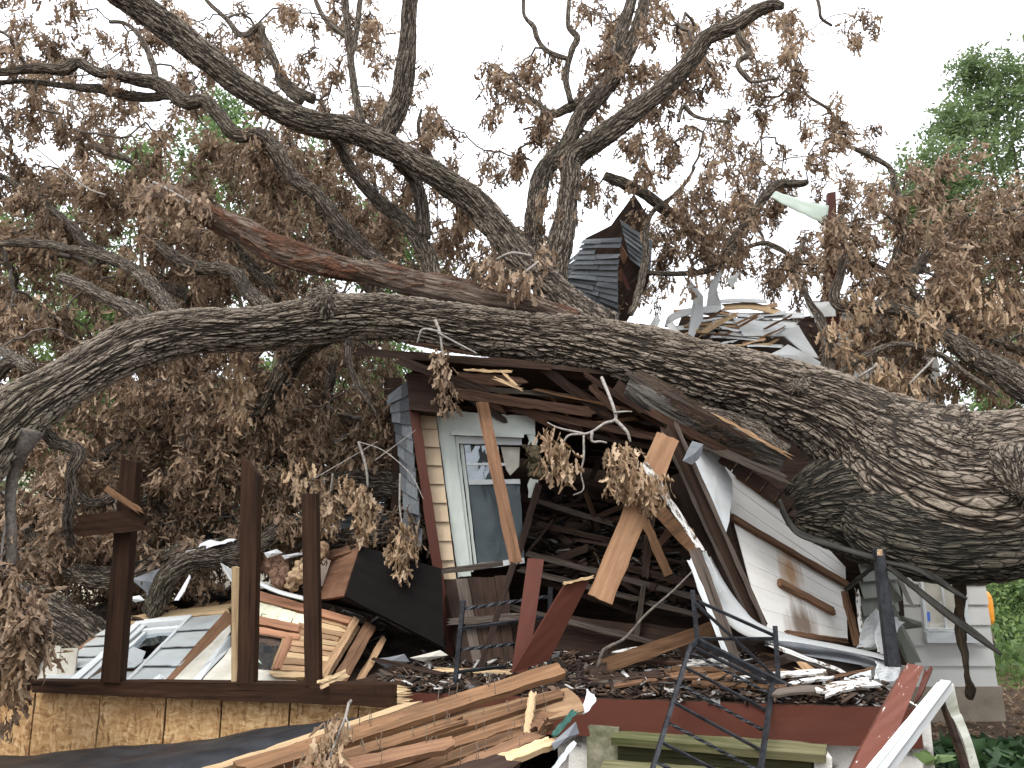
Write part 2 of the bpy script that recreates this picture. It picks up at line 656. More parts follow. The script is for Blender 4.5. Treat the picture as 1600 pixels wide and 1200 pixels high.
def m_paint(name, col, under=(.22, .17, .12), chip=.62, dirt=(.12, .1, .07), dirt_amt=.45, rough=.5, stretch=(2, 6, 6)):
    t = NT(name)
    tc = t.tc()
    rnd = t.attr('rnd').outputs['Fac']
    big = t.noise(t.map(tc, stretch), 1.0, 6, .65)
    c = t.mix(t.math('MULTIPLY', t.ramp(big, (.42, 0), (.75, 1)), dirt_amt), col, dirt)
    fl = t.noise(t.map(tc, (14, 34, 34)), 1.0, 5, .7)
    msk = t.ramp(fl, (chip, 0), (chip + .02, 1))
    c = t.mix(msk, c, under)
    scr = t.ramp(t.noise(t.map(tc, (3, 70, 70)), 1.0, 2), (.27, .6), (.33, 0))
    c = t.mix(t.math('MULTIPLY', scr, .18), c, dirt)
    v = t.math('ADD', t.math('MULTIPLY', rnd, .24), .86)
    c = t.mix(1.0, c, t.n('CombineColor', {0: v, 1: v, 2: v}).outputs[0], 'MULTIPLY')
    h = t.math('SUBTRACT', t.noise(t.map(tc, (4, 40, 40)), 1.0, 4), t.math('MULTIPLY', msk, .6))
    t.bsdf(c, rough, h, .18, .004)
    return t.m


def m_bark(name, groove=(.028, .022, .017), mid=(.125, .10, .075), top=(.285, .238, .188), moss=(.10, .105, .05), sc=1.0, disp=1.0):
    t = NT(name)
    tc = t.tc()
    d = t.n('TexNoise', {'Vector': tc, 'Scale': 2.6, 'Detail': 3.0, 'Roughness': .55})
    off = t.n('VectorMath', {0: d.outputs[1], 1: (.5, .5, .5)}, operation='SUBTRACT').outputs[0]
    off = t.n('VectorMath', {0: off, 1: (.065, .058, .058)}, operation='MULTIPLY').outputs[0]
    p = t.n('VectorMath', {0: tc, 1: off}, operation='ADD').outputs[0]
    n1 = t.noise(t.map(p, (2.0 * sc, 16 * sc, 16 * sc)), 1.0, 2, .45)
    n2 = t.noise(t.map(p, (2.8 * sc, 25 * sc, 25 * sc), (7, 3, 5)), 1.0, 2, .45)
    r1 = t.ramp(t.math('ABSOLUTE', t.math('SUBTRACT', n1, .5)), (.0, 0), (.030, .55), (.085, 1))
    r2 = t.ramp(t.math('ABSOLUTE', t.math('SUBTRACT', n2, .5)), (.0, .1), (.030, .6), (.08, 1))
    pv2 = t.map(p, (10 * sc, 30 * sc, 30 * sc), (3, 5, 7))
    vo2 = t.n('TexVoronoi', {'Vector': pv2, 'Scale': 1.0, 'Randomness': 1.0}, feature='DISTANCE_TO_EDGE').outputs['Distance']
    rg = t.noise(t.map(p, (7, 34, 34)), 1.0, 6, .7)
    e2 = t.ramp(vo2, (.0, .5), (.10, 1))
    h = t.math('MULTIPLY', t.math('MULTIPLY', r1, r2), e2)
    h = t.math('MULTIPLY', h, t.math('ADD', t.math('MULTIPLY', rg, 1.15), .38))
    fine = t.noise(t.map(tc, (40, 120, 120)), 1.0, 4, .7)
    c = t.ramp(h, (.10, groove), (.42, mid), (.85, top))
    c = t.mix(.55, c, t.ramp(fine, (.25, .35), (.75, 1.35)), 'MULTIPLY')
    big = t.ramp(t.noise(tc, .9, 4, .6), (.5, 0), (.68, .65))
    c = t.mix(big, c, moss, 'MIX') if False else t.mix(t.math('MULTIPLY', big, t.math('MULTIPLY', h, .55)), c, moss)
    red = t.ramp(t.noise(tc, 1.7, 5, .6), (.66, 0), (.74, .55))
    c = t.mix(t.math('MULTIPLY', red, h), c, (.16, .07, .035))
    b = t.bsdf(c, .9, t.math('ADD', h, t.math('MULTIPLY', fine, .15)), .6, .012, spec=.2)
    bdp = t.attr('bd').outputs['Fac']
    dn = t.n('Displacement', {'Height': t.math('MULTIPLY', t.math('SUBTRACT', h, .55), bdp), 'Midlevel': 0.0, 'Scale': disp})
    t.t.links.new(dn.outputs[0], t.out.inputs['Displacement'])
    t.m.displacement_method = 'BOTH'
    return t.m


def m_leaf(name, stops, back, trans=.3):
    t = NT(name)
    rnd = t.attr('rnd').outputs['Fac']
    c = t.ramp(rnd, *stops)
    n = t.noise(t.n('TexCoord').outputs['Object'], 28, 2)
    c = t.mix(.5, c, t.ramp(n, (.3, .6), (.7, 1.25)), 'MULTIPLY')
    geo = t.n('NewGeometry')
    c = t.mix(geo.outputs['Backfacing'], c, t.mix(.45, c, back))
    b = t.n('BsdfPrincipled', {'Base Color': c, 'Roughness': .62, 'Specular IOR Level': .3})
    tr = t.n('BsdfTranslucent', {'Color': c})
    ms = t.n('MixShader', {0: trans, 1: b.outputs[0], 2: tr.outputs[0]})
    t.t.links.new(ms.outputs[0], t.out.inputs[0])
    return t.m


def m_plain(name, c1, c2, scale=5.0, rough=.8, bstr=.3, metal=0.0, stretch=(1, 1, 1), det=6, lo=.35, hi=.7, spec=.35):
    t = NT(name)
    v = t.map(t.tc(), stretch)
    nz = t.noise(v, scale, det, .62)
    c = t.ramp(nz, (lo, c1), (hi, c2))
    t.bsdf(c, rough, t.noise(v, scale * 5, 4, .6), bstr, .01, metal, spec)
    return t.m


M = {}
M['bark'] = m_bark('oak_bark')
M['shadebark'] = m_bark('shaded_mossy_bark', groove=(.012, .011, .008), mid=(.042, .037, .028), top=(.115, .10, .076), moss=(.06, .066, .03), sc=1.0, disp=.6)  # mossy bark, darkened further to paint in the shade under the trunk
M['twig'] = m_plain('twig_bark', (.06, .05, .042), (.17, .145, .12), 14, .9)
M['paletwig'] = m_plain('weathered_twig', (.16, .145, .125), (.36, .335, .30), 14, .9)
def m_rotten(name, a, b, patch):
    t = NT(name)
    tc = t.tc()
    g = t.noise(t.map(tc, (1.3, 16, 16)), 1.0, 7, .68, .8)
    c = t.ramp(g, (.28, tuple(x * .35 for x in a)), (.42, a), (.66, b))
    pt = t.ramp(t.noise(t.map(tc, (1.0, 3, 3)), 1.0, 6, .65, .6), (.50, 0), (.58, 1))
    blk = t.noise(t.map(tc, (9, 24, 24)), 1.0, 5, .7)
    c = t.mix(t.math('MULTIPLY', pt, .85), c, t.mix(t.ramp(blk, (.4, 0), (.6, 1)), tuple(x * .35 for x in patch), patch))
    fine = t.noise(t.map(tc, (8, 90, 90)), 1.0, 3, .6)
    c = t.mix(.5, c, t.ramp(fine, (.3, .55), (.7, 1.3)), 'MULTIPLY')
    h = t.math('ADD', g, t.math('MULTIPLY', t.math('MULTIPLY', pt, blk), .8))
    t.bsdf(c, .85, t.math('ADD', h, t.math('MULTIPLY', fine, .2)), .8, .02, spec=.2)
    dn = t.n('Displacement', {'Height': t.math('MULTIPLY', t.math('SUBTRACT', h, .6), t.attr('bd').outputs['Fac']), 'Midlevel': 0.0, 'Scale': 2.2})
    t.t.links.new(dn.outputs[0], t.out.inputs['Displacement'])
    t.m.displacement_method = 'BOTH'
    return t.m


M['rotten'] = m_rotten('stripped_wood', (.12, .085, .065), (.31, .245, .19), (.22, .095, .05))
M['browninsul'] = m_plain('brown_insulation', (.12, .065, .04), (.30, .18, .12), 20, .95, .9)
M['darkrot'] = m_rotten('dark_rotten_wood', (.016, .012, .008), (.07, .05, .03), (.05, .03, .015))
M['greyrot'] = m_rotten('split_grey_wood', (.065, .058, .05), (.19, .175, .15), (.10, .06, .035))
M['leaf'] = m_leaf('dead_oak_leaf', [(0, (.085, .054, .034)), (.3, (.20, .132, .085)), (.62, (.335, .232, .152)), (.9, (.48, .35, .235)), (1, (.56, .43, .30))], (.40, .30, .20), .32)
M['leafpale'] = m_leaf('dry_tan_leaf', [(0, (.14, .085, .05)), (.5, (.32, .21, .12)), (1, (.52, .38, .24))], (.45, .35, .24), .2)
M['green'] = m_leaf('green_leaf', [(0, (.055, .10, .035)), (.5, (.115, .19, .06)), (1, (.20, .29, .10))], (.13, .18, .09), .4)
M['greenash'] = m_leaf('feathery_pale_leaf', [(0, (.075, .125, .045)), (.5, (.145, .215, .075)), (1, (.24, .32, .12))], (.17, .21, .13), .42)
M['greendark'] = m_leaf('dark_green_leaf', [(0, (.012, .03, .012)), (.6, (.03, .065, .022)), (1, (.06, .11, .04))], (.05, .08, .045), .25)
M['greenpale'] = m_leaf('pale_green_leaf', [(0, (.075, .125, .045)), (.5, (.165, .25, .08)), (1, (.29, .39, .13))], (.16, .22, .11), .4)
M['postwood'] = m_wood('stained_framing_wood', (.014, .0075, .0045), (.052, .026, .0145), stain=(.010, .007, .005), stain_amt=.6)
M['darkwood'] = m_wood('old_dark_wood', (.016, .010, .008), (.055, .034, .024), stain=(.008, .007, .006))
M['greywood'] = m_wood('weathered_grey_wood', (.035, .028, .023), (.125, .10, .082), stain_amt=.55)
M['brownwood'] = m_wood('warm_brown_wood', (.095, .05, .029), (.25, .142, .082), stain=(.05, .028, .017), stain_amt=.55)
M['planks'] = m_wood('sheathing_plank', (.066, .034, .018), (.205, .115, .06), stain=(.03, .018, .011), stain_amt=.7)
M['paleplank'] = m_wood('knotty_pale_plank', (.20, .115, .062), (.41, .27, .155), stain=(.11, .065, .038), stain_amt=.5)
M['orangeplank'] = m_wood('knotty_orange_plank', (.17, .09, .048), (.33, .195, .11), stain=(.10, .055, .03), stain_amt=.5)
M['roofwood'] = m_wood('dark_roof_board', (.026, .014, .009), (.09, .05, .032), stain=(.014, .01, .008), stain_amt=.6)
M['trimwood'] = m_wood('cherry_trim_wood', (.20, .095, .055), (.40, .215, .13), stain_amt=.15, gs=.6, rough=.45)
M['yellow'] = m_wood('fresh_broken_wood', (.32, .21, .11), (.56, .42, .25), stain=(.17, .105, .06), stain_amt=.35)
M['redpaint'] = m_paint('red_brown_paint', (.085, .026, .016), (.55, .5, .45), .70, (.05, .02, .015), .5, .55)
M['redflake'] = m_paint('flaking_red_brown_paint', (.13, .042, .027), (.6, .56, .5), .64, (.07, .03, .022), .4, .5)
M['white'] = m_paint('old_white_paint', (.58, .61, .61), (.30, .25, .19), .72, (.38, .36, .30), .4)
M['flake'] = m_paint('flaking_white_paint', (.72, .72, .69), (.13, .10, .075), .53, (.25, .2, .15), .5)
M['trimwhite'] = m_paint('greenish_white_trim', (.60, .65, .60), (.2, .17, .13), .76, (.3, .31, .26), .35)
M['beige'] = m_paint('beige_shingle_paint', (.54, .42, .28), (.15, .1, .07), .78, (.28, .2, .13), .35)
M['siding'] = m_paint('pale_grey_siding', (.555, .555, .525), (.3, .26, .2), .76, (.32, .31, .26), .3, .45)
M['greysiding'] = m_paint('grey_green_siding', (.17, .18, .15), (.09, .07, .05), .72, (.13, .13, .10), .5)  # dark grey green is the colour of the siding itself
M['sheet'] = m_paint('white_sheet_metal', (.60, .625, .63), (.4, .36, .3), .78, (.4, .37, .31), .5, .4)
M['rubblewhite'] = m_paint('dull_white_siding', (.40, .415, .41), (.3, .26, .2), .74, (.24, .21, .16), .5, .6)
M['fallensiding'] = m_paint('fallen_grey_siding', (.40, .425, .42), (.3, .26, .2), .74, (.24, .22, .17), .5, .55)
M['flash'] = m_paint('pale_green_flashing', (.36, .42, .35), (.3, .3, .27), .8, (.22, .26, .21), .4, .4)
M['greymetal'] = m_plain('grey_painted_metal', (.10, .11, .12), (.19, .20, .21), 7, .5)
M['gutter'] = m_plain('dull_gutter_metal', (.012, .011, .009), (.045, .043, .036), 6, .8, stretch=(1, 4, 4), spec=.1)
M['iron'] = m_plain('black_iron', (.010, .011, .013), (.04, .042, .048), 18, .5, .5, .3)
M['tarp'] = m_plain('black_membrane', (.008, .009, .011), (.03, .032, .036), 4, .42, .5)
M['insul'] = m_plain('tan_insulation', (.24, .15, .085), (.50, .36, .22), 22, .95, .9)
M['insuldark'] = m_plain('dirty_insulation', (.035, .028, .016), (.17, .135, .075), 22, .95, .9)
M['plaster'] = m_plain('green_plaster', (.46, .45, .31), (.70, .69, .55), 8, .9, .5)
M['drywall'] = m_plain('dirty_board_face', (.34, .32, .26), (.58, .56, .49), 3.5, .8, .2)
M['cloth'] = m_plain('white_sheeting', (.62, .63, .68), (.82, .83, .86), 6, .7, .3)
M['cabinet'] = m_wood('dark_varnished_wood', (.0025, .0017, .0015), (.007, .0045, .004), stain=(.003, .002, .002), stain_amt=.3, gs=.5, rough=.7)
M['cabinetlite'] = m_wood('brown_varnished_wood', (.10, .05, .03), (.22, .125, .08), stain=(.03, .02, .015), stain_amt=.6, gs=.5, rough=.28)  # paler brown than the other cabinet panels
M['concrete'] = m_plain('tan_concrete', (.20, .165, .125), (.33, .285, .22), 3.5, .9, .35)
M['moss'] = m_plain('mossy_painted_wood', (.052, .062, .022), (.36, .33, .24), 4.5, .9, .6, lo=.38, hi=.72)
M['mosstread'] = m_wood('mossy_tread_wood', (.07, .075, .03), (.23, .205, .12), stain=(.05, .065, .02), stain_amt=.8)
M['mossdark'] = m_wood('dark_mossy_riser', (.028, .03, .013), (.085, .08, .04), stain=(.03, .042, .014), stain_amt=.8)
M['peel'] = m_plain('peeling_white_masonry', (.17, .155, .13), (.62, .60, .55), 7, .9, .6, lo=.36, hi=.50)
M['grimy'] = m_paint('grimy_white_trim', (.60, .61, .54), (.24, .22, .15), .66, (.17, .175, .09), .85, .6, (3, 14, 14))
M['dirt'] = m_plain('dark_debris_earth', (.012, .009, .007), (.065, .045, .032), 10, 1.0, .9)
M['chip'] = None
M['orange'] = m_plain('orange_machine_paint', (.75, .25, .02), (.95, .38, .04), 3, .4, .1)
M['trackmetal'] = m_plain('muddy_track_steel', (.10, .08, .06), (.28, .22, .16), 8, .8, .6)
M['brick'] = m_plain('dull_red_roof', (.13, .085, .075), (.19, .125, .11), 12, .9, .4, stretch=(1, 1, 6))
M['cream'] = m_paint('cream_siding', (.58, .54, .42), (.4, .36, .3), .85, (.45, .42, .33), .3)
M['sticker'] = m_plain('blue_sticker', (.05, .12, .5), (.08, .2, .65), 8, .5, .0)


def m_shingle(name, a, b):
    t = NT(name)
    rnd = t.attr('rnd').outputs['Fac']
    c = t.ramp(rnd, (0, a), (1, b))
    c = t.mix(.6, c, t.ramp(t.noise(t.tc(), 40, 4, .7), (.3, .55), (.7, 1.3)), 'MULTIPLY')
    t.bsdf(c, .9, t.noise(t.tc(), 160, 2), .5, .004)
    return t.m


M['shingle'] = m_shingle('slate_grey_shingle', (.08, .087, .093), (.20, .217, .228))


def m_chip(name, f):
    t = NT(name)
    rnd = t.attr('rnd').outputs['Fac']
    c = t.ramp(rnd, *[(q, tuple(f * x for x in c_)) for q, c_ in ((0, (.018, .013, .010)), (.35, (.045, .03, .022)), (.65, (.095, .06, .04)), (.85, (.20, .13, .085)), (.92, (.10, .10, .10)), (.975, (.62, .6, .56)))])
    c = t.mix(.6, c, t.ramp(t.noise(t.map(t.tc(), (6, 40, 40)), 1.0, 4), (.3, .5), (.7, 1.2)), 'MULTIPLY')
    t.bsdf(c, .85)
    return t.m


M['chip'] = m_chip('mixed_wood_chips', .78)
M['chipshade'] = m_chip('shaded_wood_chips', .45)  # same chips scaled darker, painting in the shade of the open room


def m_osb():
    t = NT('strand_board')
    tc = t.tc()
    warp = t.n('TexNoise', {'Vector': tc, 'Scale': 6.0, 'Detail': 3.0})
    p = t.n('VectorMath', {0: tc, 1: t.n('VectorMath', {0: warp.outputs[1], 1: (.14, .14, 0)}, operation='MULTIPLY').outputs[0]}, operation='ADD').outputs[0]
    v1 = t.n('TexVoronoi', {'Vector': t.map(p, (22, 70, 1)), 'Scale': 1.0})
    v2 = t.n('TexVoronoi', {'Vector': t.map(p, (60, 20, 1), (3, 1, 0)), 'Scale': 1.0})
    a = t.n('SeparateColor', {0: v1.outputs['Color']}).outputs[0]
    b = t.n('SeparateColor', {0: v2.outputs['Color']}).outputs[1]
    f = t.math('ADD', t.math('MULTIPLY', a, .5), t.math('MULTIPLY', b, .5))
    c = t.ramp(f, (.1, (.27, .145, .06)), (.45, (.42, .255, .115)), (.7, (.51, .335, .16)), (.95, (.60, .43, .24)))
    dk = t.ramp(b, (.0, 1), (.07, 0))
    c = t.mix(t.math('MULTIPLY', dk, .7), c, (.11, .045, .02))
    st = t.ramp(t.noise(tc, 2.2, 5, .6), (.45, 0), (.75, .6))
    c = t.mix(st, c, (.24, .125, .05))
    sp = t.ramp(t.noise(tc, 30, 3, .6), (.7, 0), (.74, .8))
    c = t.mix(sp, c, (.07, .04, .02))
    t.bsdf(c, .75, f, .35, .004)
    return t.m


M['osb'] = m_osb()


def m_glass(name, col=(.02, .03, .035), refl=.16):
    t = NT(name)
    g = t.n('BsdfGlossy', {'Color': (.8, .85, .9, 1), 'Roughness': .06})
    tr = t.n('BsdfTransparent', {'Color': (.5, .55, .56, 1)})
    d = t.n('BsdfDiffuse', {'Color': (.13, .16, .17, 1)})
    fr = t.n('Fresnel', {'IOR': 1.5})
    dust = t.ramp(t.noise(t.tc(), 5, 5, .65), (.35, .3), (.75, .62))
    m1 = t.n('MixShader', {0: dust, 1: tr.outputs[0], 2: d.outputs[0]})
    m2 = t.n('MixShader', {0: t.math('ADD', t.math('MULTIPLY', fr.outputs[0], .5), refl), 1: m1.outputs[0], 2: g.outputs[0]})
    t.t.links.new(m2.outputs[0], t.out.inputs[0])
    return t.m


M['glass'] = m_glass('dusty_glass', refl=.0)
M['glassbright'] = m_glass('reflecting_glass', refl=.2)


def m_wallstain(spots):
    """white boarded wall with two rust runs at given world points"""
    t = NT('rust_stained_white_boards')
    tc = t.tc()
    c = t.mix(t.ramp(t.noise(t.map(tc, (2, 7, 7)), 1.0, 6, .65), (.42, 0), (.8, .45)), (.76, .75, .71), (.46, .42, .34))
    pos = t.n('NewGeometry').outputs['Position']
    wob = t.n('TexNoise', {'Vector': pos, 'Scale': 9.0, 'Detail': 3.0})
    for (p, sx, sz, col) in spots:
        q = t.n('VectorMath', {0: pos, 1: tuple(p)}, operation='SUBTRACT').outputs[0]
        q = t.n('VectorMath', {0: q, 1: (1 / sx, .3, 1 / sz)}, operation='MULTIPLY').outputs[0]
        ln = t.n('VectorMath', {0: q}, operation='LENGTH').outputs['Value']
        streak = t.noise(t.map(pos, (30, 1, 3)), 1.0, 4, .6)
        f = t.math('ADD', ln, t.math('MULTIPLY', streak, 1.1))
        f = t.ramp(t.math('MULTIPLY', f, .5), (.45, 1), (.85, 0))
        c = t.mix(t.math('MULTIPLY', f, .9), c, col)
    t.bsdf(c, .5, t.noise(t.map(tc, (3, 50, 50)), 1.0, 3), .2, .003)
    return t.m


def m_ground():
    t = NT('littered_soil_and_grass')
    pos = t.n('NewGeometry').outputs['Position']
    soil = t.ramp(t.noise(pos, 9, 7, .7), (.3, (.03, .02, .013)), (.55, (.085, .055, .035)), (.75, (.17, .12, .08)))
    gr = t.ramp(t.noise(pos, 22, 5, .7), (.3, (.03, .055, .012)), (.7, (.13, .21, .045)))
    y = t.n('SeparateXYZ', {0: pos}).outputs[1]
    x = t.n('SeparateXYZ', {0: pos}).outputs[0]
    y = t.math('MINIMUM', y, t.math('ADD', t.math('MULTIPLY', x, 1.0), 4.6))
    f = t.math('ADD', t.math('MULTIPLY', t.math('SUBTRACT', y, 8.2), .5), t.math('MULTIPLY', t.math('SUBTRACT', t.noise(pos, 1.4, 5, .6), .5), 3.0))
    c = t.mix(t.ramp(f, (.2, 0), (.7, 1)), soil, gr)
    t.bsdf(c, .95, t.noise(pos, 30, 5, .7), .8, .03)
    return t.m


M['ground'] = m_ground()
M['grass'] = m_leaf('grass_blade', [(0, (.05, .09, .02)), (1, (.16, .27, .06))], (.12, .2, .06), .3)

# ---------------------------------------------------------------- ground
def ground():
    n = 90
    xs = np.sign(np.linspace(-1, 1, n)) * np.abs(np.linspace(-1, 1, n)) ** 2.2 * 130
    ys = np.concatenate([np.linspace(-12, 14, 60), np.linspace(15, 260, 25)])
    X, Y = np.meshgrid(xs, ys, indexing='ij')
    Z = np.zeros_like(X)
    for i in range(X.shape[0]):
        for j in range(X.shape[1]):
            Z[i, j] = mnoise.noise(Vector((X[i, j] * .5, Y[i, j] * .5, 0))) * .05 + mnoise.noise(Vector((X[i, j] * 2, Y[i, j] * 2, 3))) * .02
    Z += np.clip((Y - 15) * 0.03, 0, 1.6)            # the yard rises gently behind the house
    V = np.stack([X, Y, Z], -1).reshape(-1, 3)
    m = len(ys)
    ii, jj = np.meshgrid(np.arange(n - 1), np.arange(m - 1), indexing='ij')
    F = np.stack([ii * m + jj, (ii + 1) * m + jj, (ii + 1) * m + jj + 1, ii * m + jj + 1], -1).reshape(-1, 4)
    o = link_mesh('ground', V, F, M['ground'], V, None, None, None, True, origin=(0, 0, 0))
    structure(o)


ground()


def gz(x, y):
    return mnoise.noise(Vector((x * .5, y * .5, 0))) * .05 + mnoise.noise(Vector((x * 2, y * 2, 3))) * .02 + min(1.6, max(0, (y - 15) * .03))


# ---------------------------------------------------------------- leaves (vectorised)
OAK_T = np.array([0, .22, .40, .52, .74, .88, 1.0])
OAK_W = np.array([.015, .13, .07, .21, .10, .17, .0])
SIM_T = np.array([0, .3, .65, 1.0])
SIM_W = np.array([.02, .22, .20, .0])


def leaf_mesh(pos, dirs, Ls, T=OAK_T, W=OAK_W, curl=1.0, foldr=(.2, 1.25), rnd=None, r=rng):
    """pos, dirs (N,3), Ls (N,) -> V, F, rnd; each leaf is folded on its midrib, curled and twisted"""
    N, K = len(pos), len(T)
    d = dirs / (np.linalg.norm(dirs, axis=1, keepdims=True) + 1e-9)
    h = r.normal(0, 1, (N, 3))
    s = np.cross(d, h)
    s /= np.linalg.norm(s, axis=1, keepdims=True) + 1e-9
    n = np.cross(s, d)
    th = r.normal(0.25, .75, N) * curl
    th = np.where(np.abs(th) < .08, .08, th)
    twist = r.normal(0, .8, N) * curl
    fold = r.uniform(*foldr, N)
    fold2 = fold * r.uniform(.6, 1.3, N)
    a = T[None] * th[:, None]
    x = np.sin(a) / th[:, None]
    z = (1 - np.cos(a)) / th[:, None]
    Lc = Ls[:, None, None]
    mid = pos[:, None] + Lc * (x[..., None] * d[:, None] + z[..., None] * n[:, None])
    nx, nz = -np.sin(a), np.cos(a)
    nl = nx[..., None] * d[:, None] + nz[..., None] * n[:, None]
    tw = twist[:, None] * T[None]
    sl = np.cos(tw)[..., None] * s[:, None] + np.sin(tw)[..., None] * nl
    nl2 = -np.sin(tw)[..., None] * s[:, None] + np.cos(tw)[..., None] * nl
    wob = 1 + r.normal(0, .22, (N, K))
    Wd = (W[None] * wob)[..., None] * Lc
    f1, f2 = fold[:, None, None], fold2[:, None, None]
    shift = -0.10 * Lc * (W[None, :, None] / .2) * d[:, None]
    left = mid + Wd * (np.cos(f1) * sl + np.sin(f1) * nl2) + shift
    right = mid + Wd * (-np.cos(f2) * sl + np.sin(f2) * nl2) + shift
    V = np.stack([left, mid, right], 2).reshape(-1, 3)
    base = (np.arange(N) * K * 3)[:, None]
    F = []
    for k in range(K - 1):
        q = 3 * k
        F.append(np.stack([q + 0, q + 1, q + 4, q + 3]))
        F.append(np.stack([q + 1, q + 2, q + 5, q + 4]))
    F = (base[:, None] + np.array(F)[None]).reshape(-1, 4)
    if rnd is None:
        rnd = r.uniform(0, 1, N)
    return V, F, np.repeat(rnd, K * 3)


# ---------------------------------------------------------------- the fallen oak
oak = thing('fallen_oak', 'huge fallen oak with brown withered leaves lying across the crushed house', 'tree', P(1560, 760, 5.8) * np.array([1, 1, 0]))
SKEL = []          # (points) the twigs grow from


def limb(name, pts, mat='bark', rscale=1.0, seg=16, ds=.03, **kw):
    """pts: (px, py, Y, radius px)"""
    W_ = [P(x, y, Y) for x, y, Y, r in pts]
    R_ = [r * rscale * pxm(x, y, Y) for x, y, Y, r in pts]
    rm = np.mean(R_)
    seg = 2 * max(4, int(min(seg, 6 + rm * 700) / 2))
    o, C, Rr = tube(name, W_, R_, M[mat], oak, seg=seg, ds=ds, **kw)
    SKEL.append(C[::3])
    return o


# main trunk, tapering from the root flare at right to the far left
limb('trunk', [(2060, 760, 5.2, 120), (1980, 750, 5.3, 165), (1890, 745, 5.4, 168), (1800, 745, 5.45, 150), (1700, 755, 5.5, 128), (1600, 762, 5.6, 122), (1500, 770, 5.75, 132), (1420, 742, 5.9, 118),
               (1350, 690, 6.05, 84), (1290, 648, 6.1, 66), (1200, 611, 6.2, 55), (1100, 584, 6.3, 52), (1000, 558, 6.35, 49), (900, 535, 6.4, 43),
               (800, 523, 6.4, 37), (700, 510, 6.3, 36), (600, 496, 6.2, 34), (500, 499, 6.05, 36), (400, 514, 5.85, 34), (300, 519, 5.6, 36),
               (220, 537, 5.4, 40), (160, 565, 5.25, 38), (100, 600, 5.1, 37), (20, 652, 4.9, 46), (-40, 715, 4.75, 48), (-90, 800, 4.6, 46), (-130, 900, 4.5, 42), (-150, 1010, 4.4, 36), (-160, 1120, 4.35, 28)],
     seg=200, ds=.0125, lump=.035)
SKEL.pop()
limb('root_flare', [(1224, 800, 6.15, 20), (1258, 792, 6.1, 50), (1322, 785, 6.05, 84), (1400, 788, 6.0, 96), (1480, 800, 5.95, 90), (1570, 800, 5.9, 70)], mat='shadebark', seg=150, ds=.014, lump=.06)
SKEL.pop()
limb('root_flare', [(1440, 905, 5.65, 14), (1436, 868, 5.7, 42), (1460, 826, 5.75, 74), (1510, 785, 5.75, 80)], mat='shadebark', seg=110, ds=.016, lump=.08)
SKEL.pop()
limb('root_flare', [(1330, 800, 5.75, 30), (1380, 822, 5.62, 56), (1450, 838, 5.52, 66), (1530, 838, 5.45, 68), (1620, 828, 5.4, 70), (1720, 815, 5.35, 70)], mat='shadebark', seg=130, ds=.014, lump=.08)
SKEL.pop()
for burl in ([(1596, 770, 5.0, 8), (1600, 762, 5.06, 42), (1604, 752, 5.2, 60), (1610, 750, 5.5, 60)],
             [(512, 462, 5.84, 6), (508, 470, 5.9, 24), (506, 480, 6.0, 32), (504, 492, 6.05, 30)],
             [(1246, 604, 5.82, 4), (1248, 607, 5.87, 15), (1252, 611, 6.0, 26)]):
    limb('burl', burl, seg=60, ds=.012, lump=.10)
    SKEL.pop()

Z = 6.8
limb('limb', [(120, -70, 5.9, 20), (180, -15, 6.0, 20), (250, 32, 6.1, 21), (330, 96, 6.2, 20), (400, 150, 6.3, 20), (470, 187, 6.4, 19), (550, 205, 6.5, 19),
              (620, 236, 6.6, 19), (690, 280, 6.65, 20), (740, 315, 6.7, 21), (790, 372, 6.7, 22), (835, 425, 6.65, 23), (885, 475, 6.55, 28), (940, 520, 6.45, 34)], seg=80, ds=.016)
limb('limb', [(596, 228, 6.6, 16), (606, 200, 6.62, 17), (622, 165, 6.6, 16), (632, 120, 6.55, 15), (637, 60, 6.5, 13), (643, -30, 6.4, 12)], seg=60)
limb('limb', [(565, 195, 6.5, 8), (556, 150, 6.5, 6), (548, 95, 6.5, 6), (543, 40, 6.5, 6), (538, -20, 6.5, 5)])
limb('limb', [(548, 95, 6.5, 4), (556, 52, 6.5, 5), (563, 0, 6.5, 4), (566, -30, 6.5, 4)])
limb('limb', [(550, 62, 6.5, 5), (524, 44, 6.5, 5), (503, 22, 6.5, 4), (489, -10, 6.5, 3)])
limb('limb', [(858, 450, 6.7, 24), (868, 410, 6.75, 21), (880, 360, 6.8, 18), (890, 295, 6.85, 16), (895, 248, 6.85, 17), (930, 222, 6.8, 16), (985, 180, 6.75, 16),
              (1040, 135, 6.7, 15), (1080, 95, 6.65, 13), (1105, 58, 6.6, 12), (1145, 42, 6.55, 12), (1180, 18, 6.5, 11), (1208, 8, 6.45, 9), (1222, 10, 6.4, 6)], seg=60)
limb('limb', [(828, 420, 7.1, 16), (836, 330, 7.2, 15), (850, 268, 7.3, 14), (885, 228, 7.35, 13), (905, 185, 7.4, 13), (935, 150, 7.4, 13), (962, 115, 7.4, 13),
              (988, 66, 7.4, 11), (1003, 20, 7.4, 9), (1010, -25, 7.4, 7)], seg=50)
limb('limb', [(962, 112, 7.4, 14), (958, 82, 7.4, 16), (970, 55, 7.4, 11), (985, 5, 7.4, 9), (990, -30, 7.4, 7)], seg=30)
limb('limb', [(925, 160, 7.4, 9), (900, 163, 7.4, 8), (868, 178, 7.4, 7), (850, 170, 7.4, 4), (822, 148, 7.4, 3)])
limb('limb', [(892, 160, 7.35, 5), (884, 120, 7.3, 5), (893, 80, 7.3, 5), (902, 58, 7.3, 5), (888, 40, 7.3, 4), (890, -10, 7.3, 3)])
limb('limb', [(886, 92, 7.3, 4), (856, 84, 7.3, 4), (838, 62, 7.3, 4), (834, 45, 7.3, 4), (822, 25, 7.3, 3), (820, -10, 7.3, 3)], wob=.02)
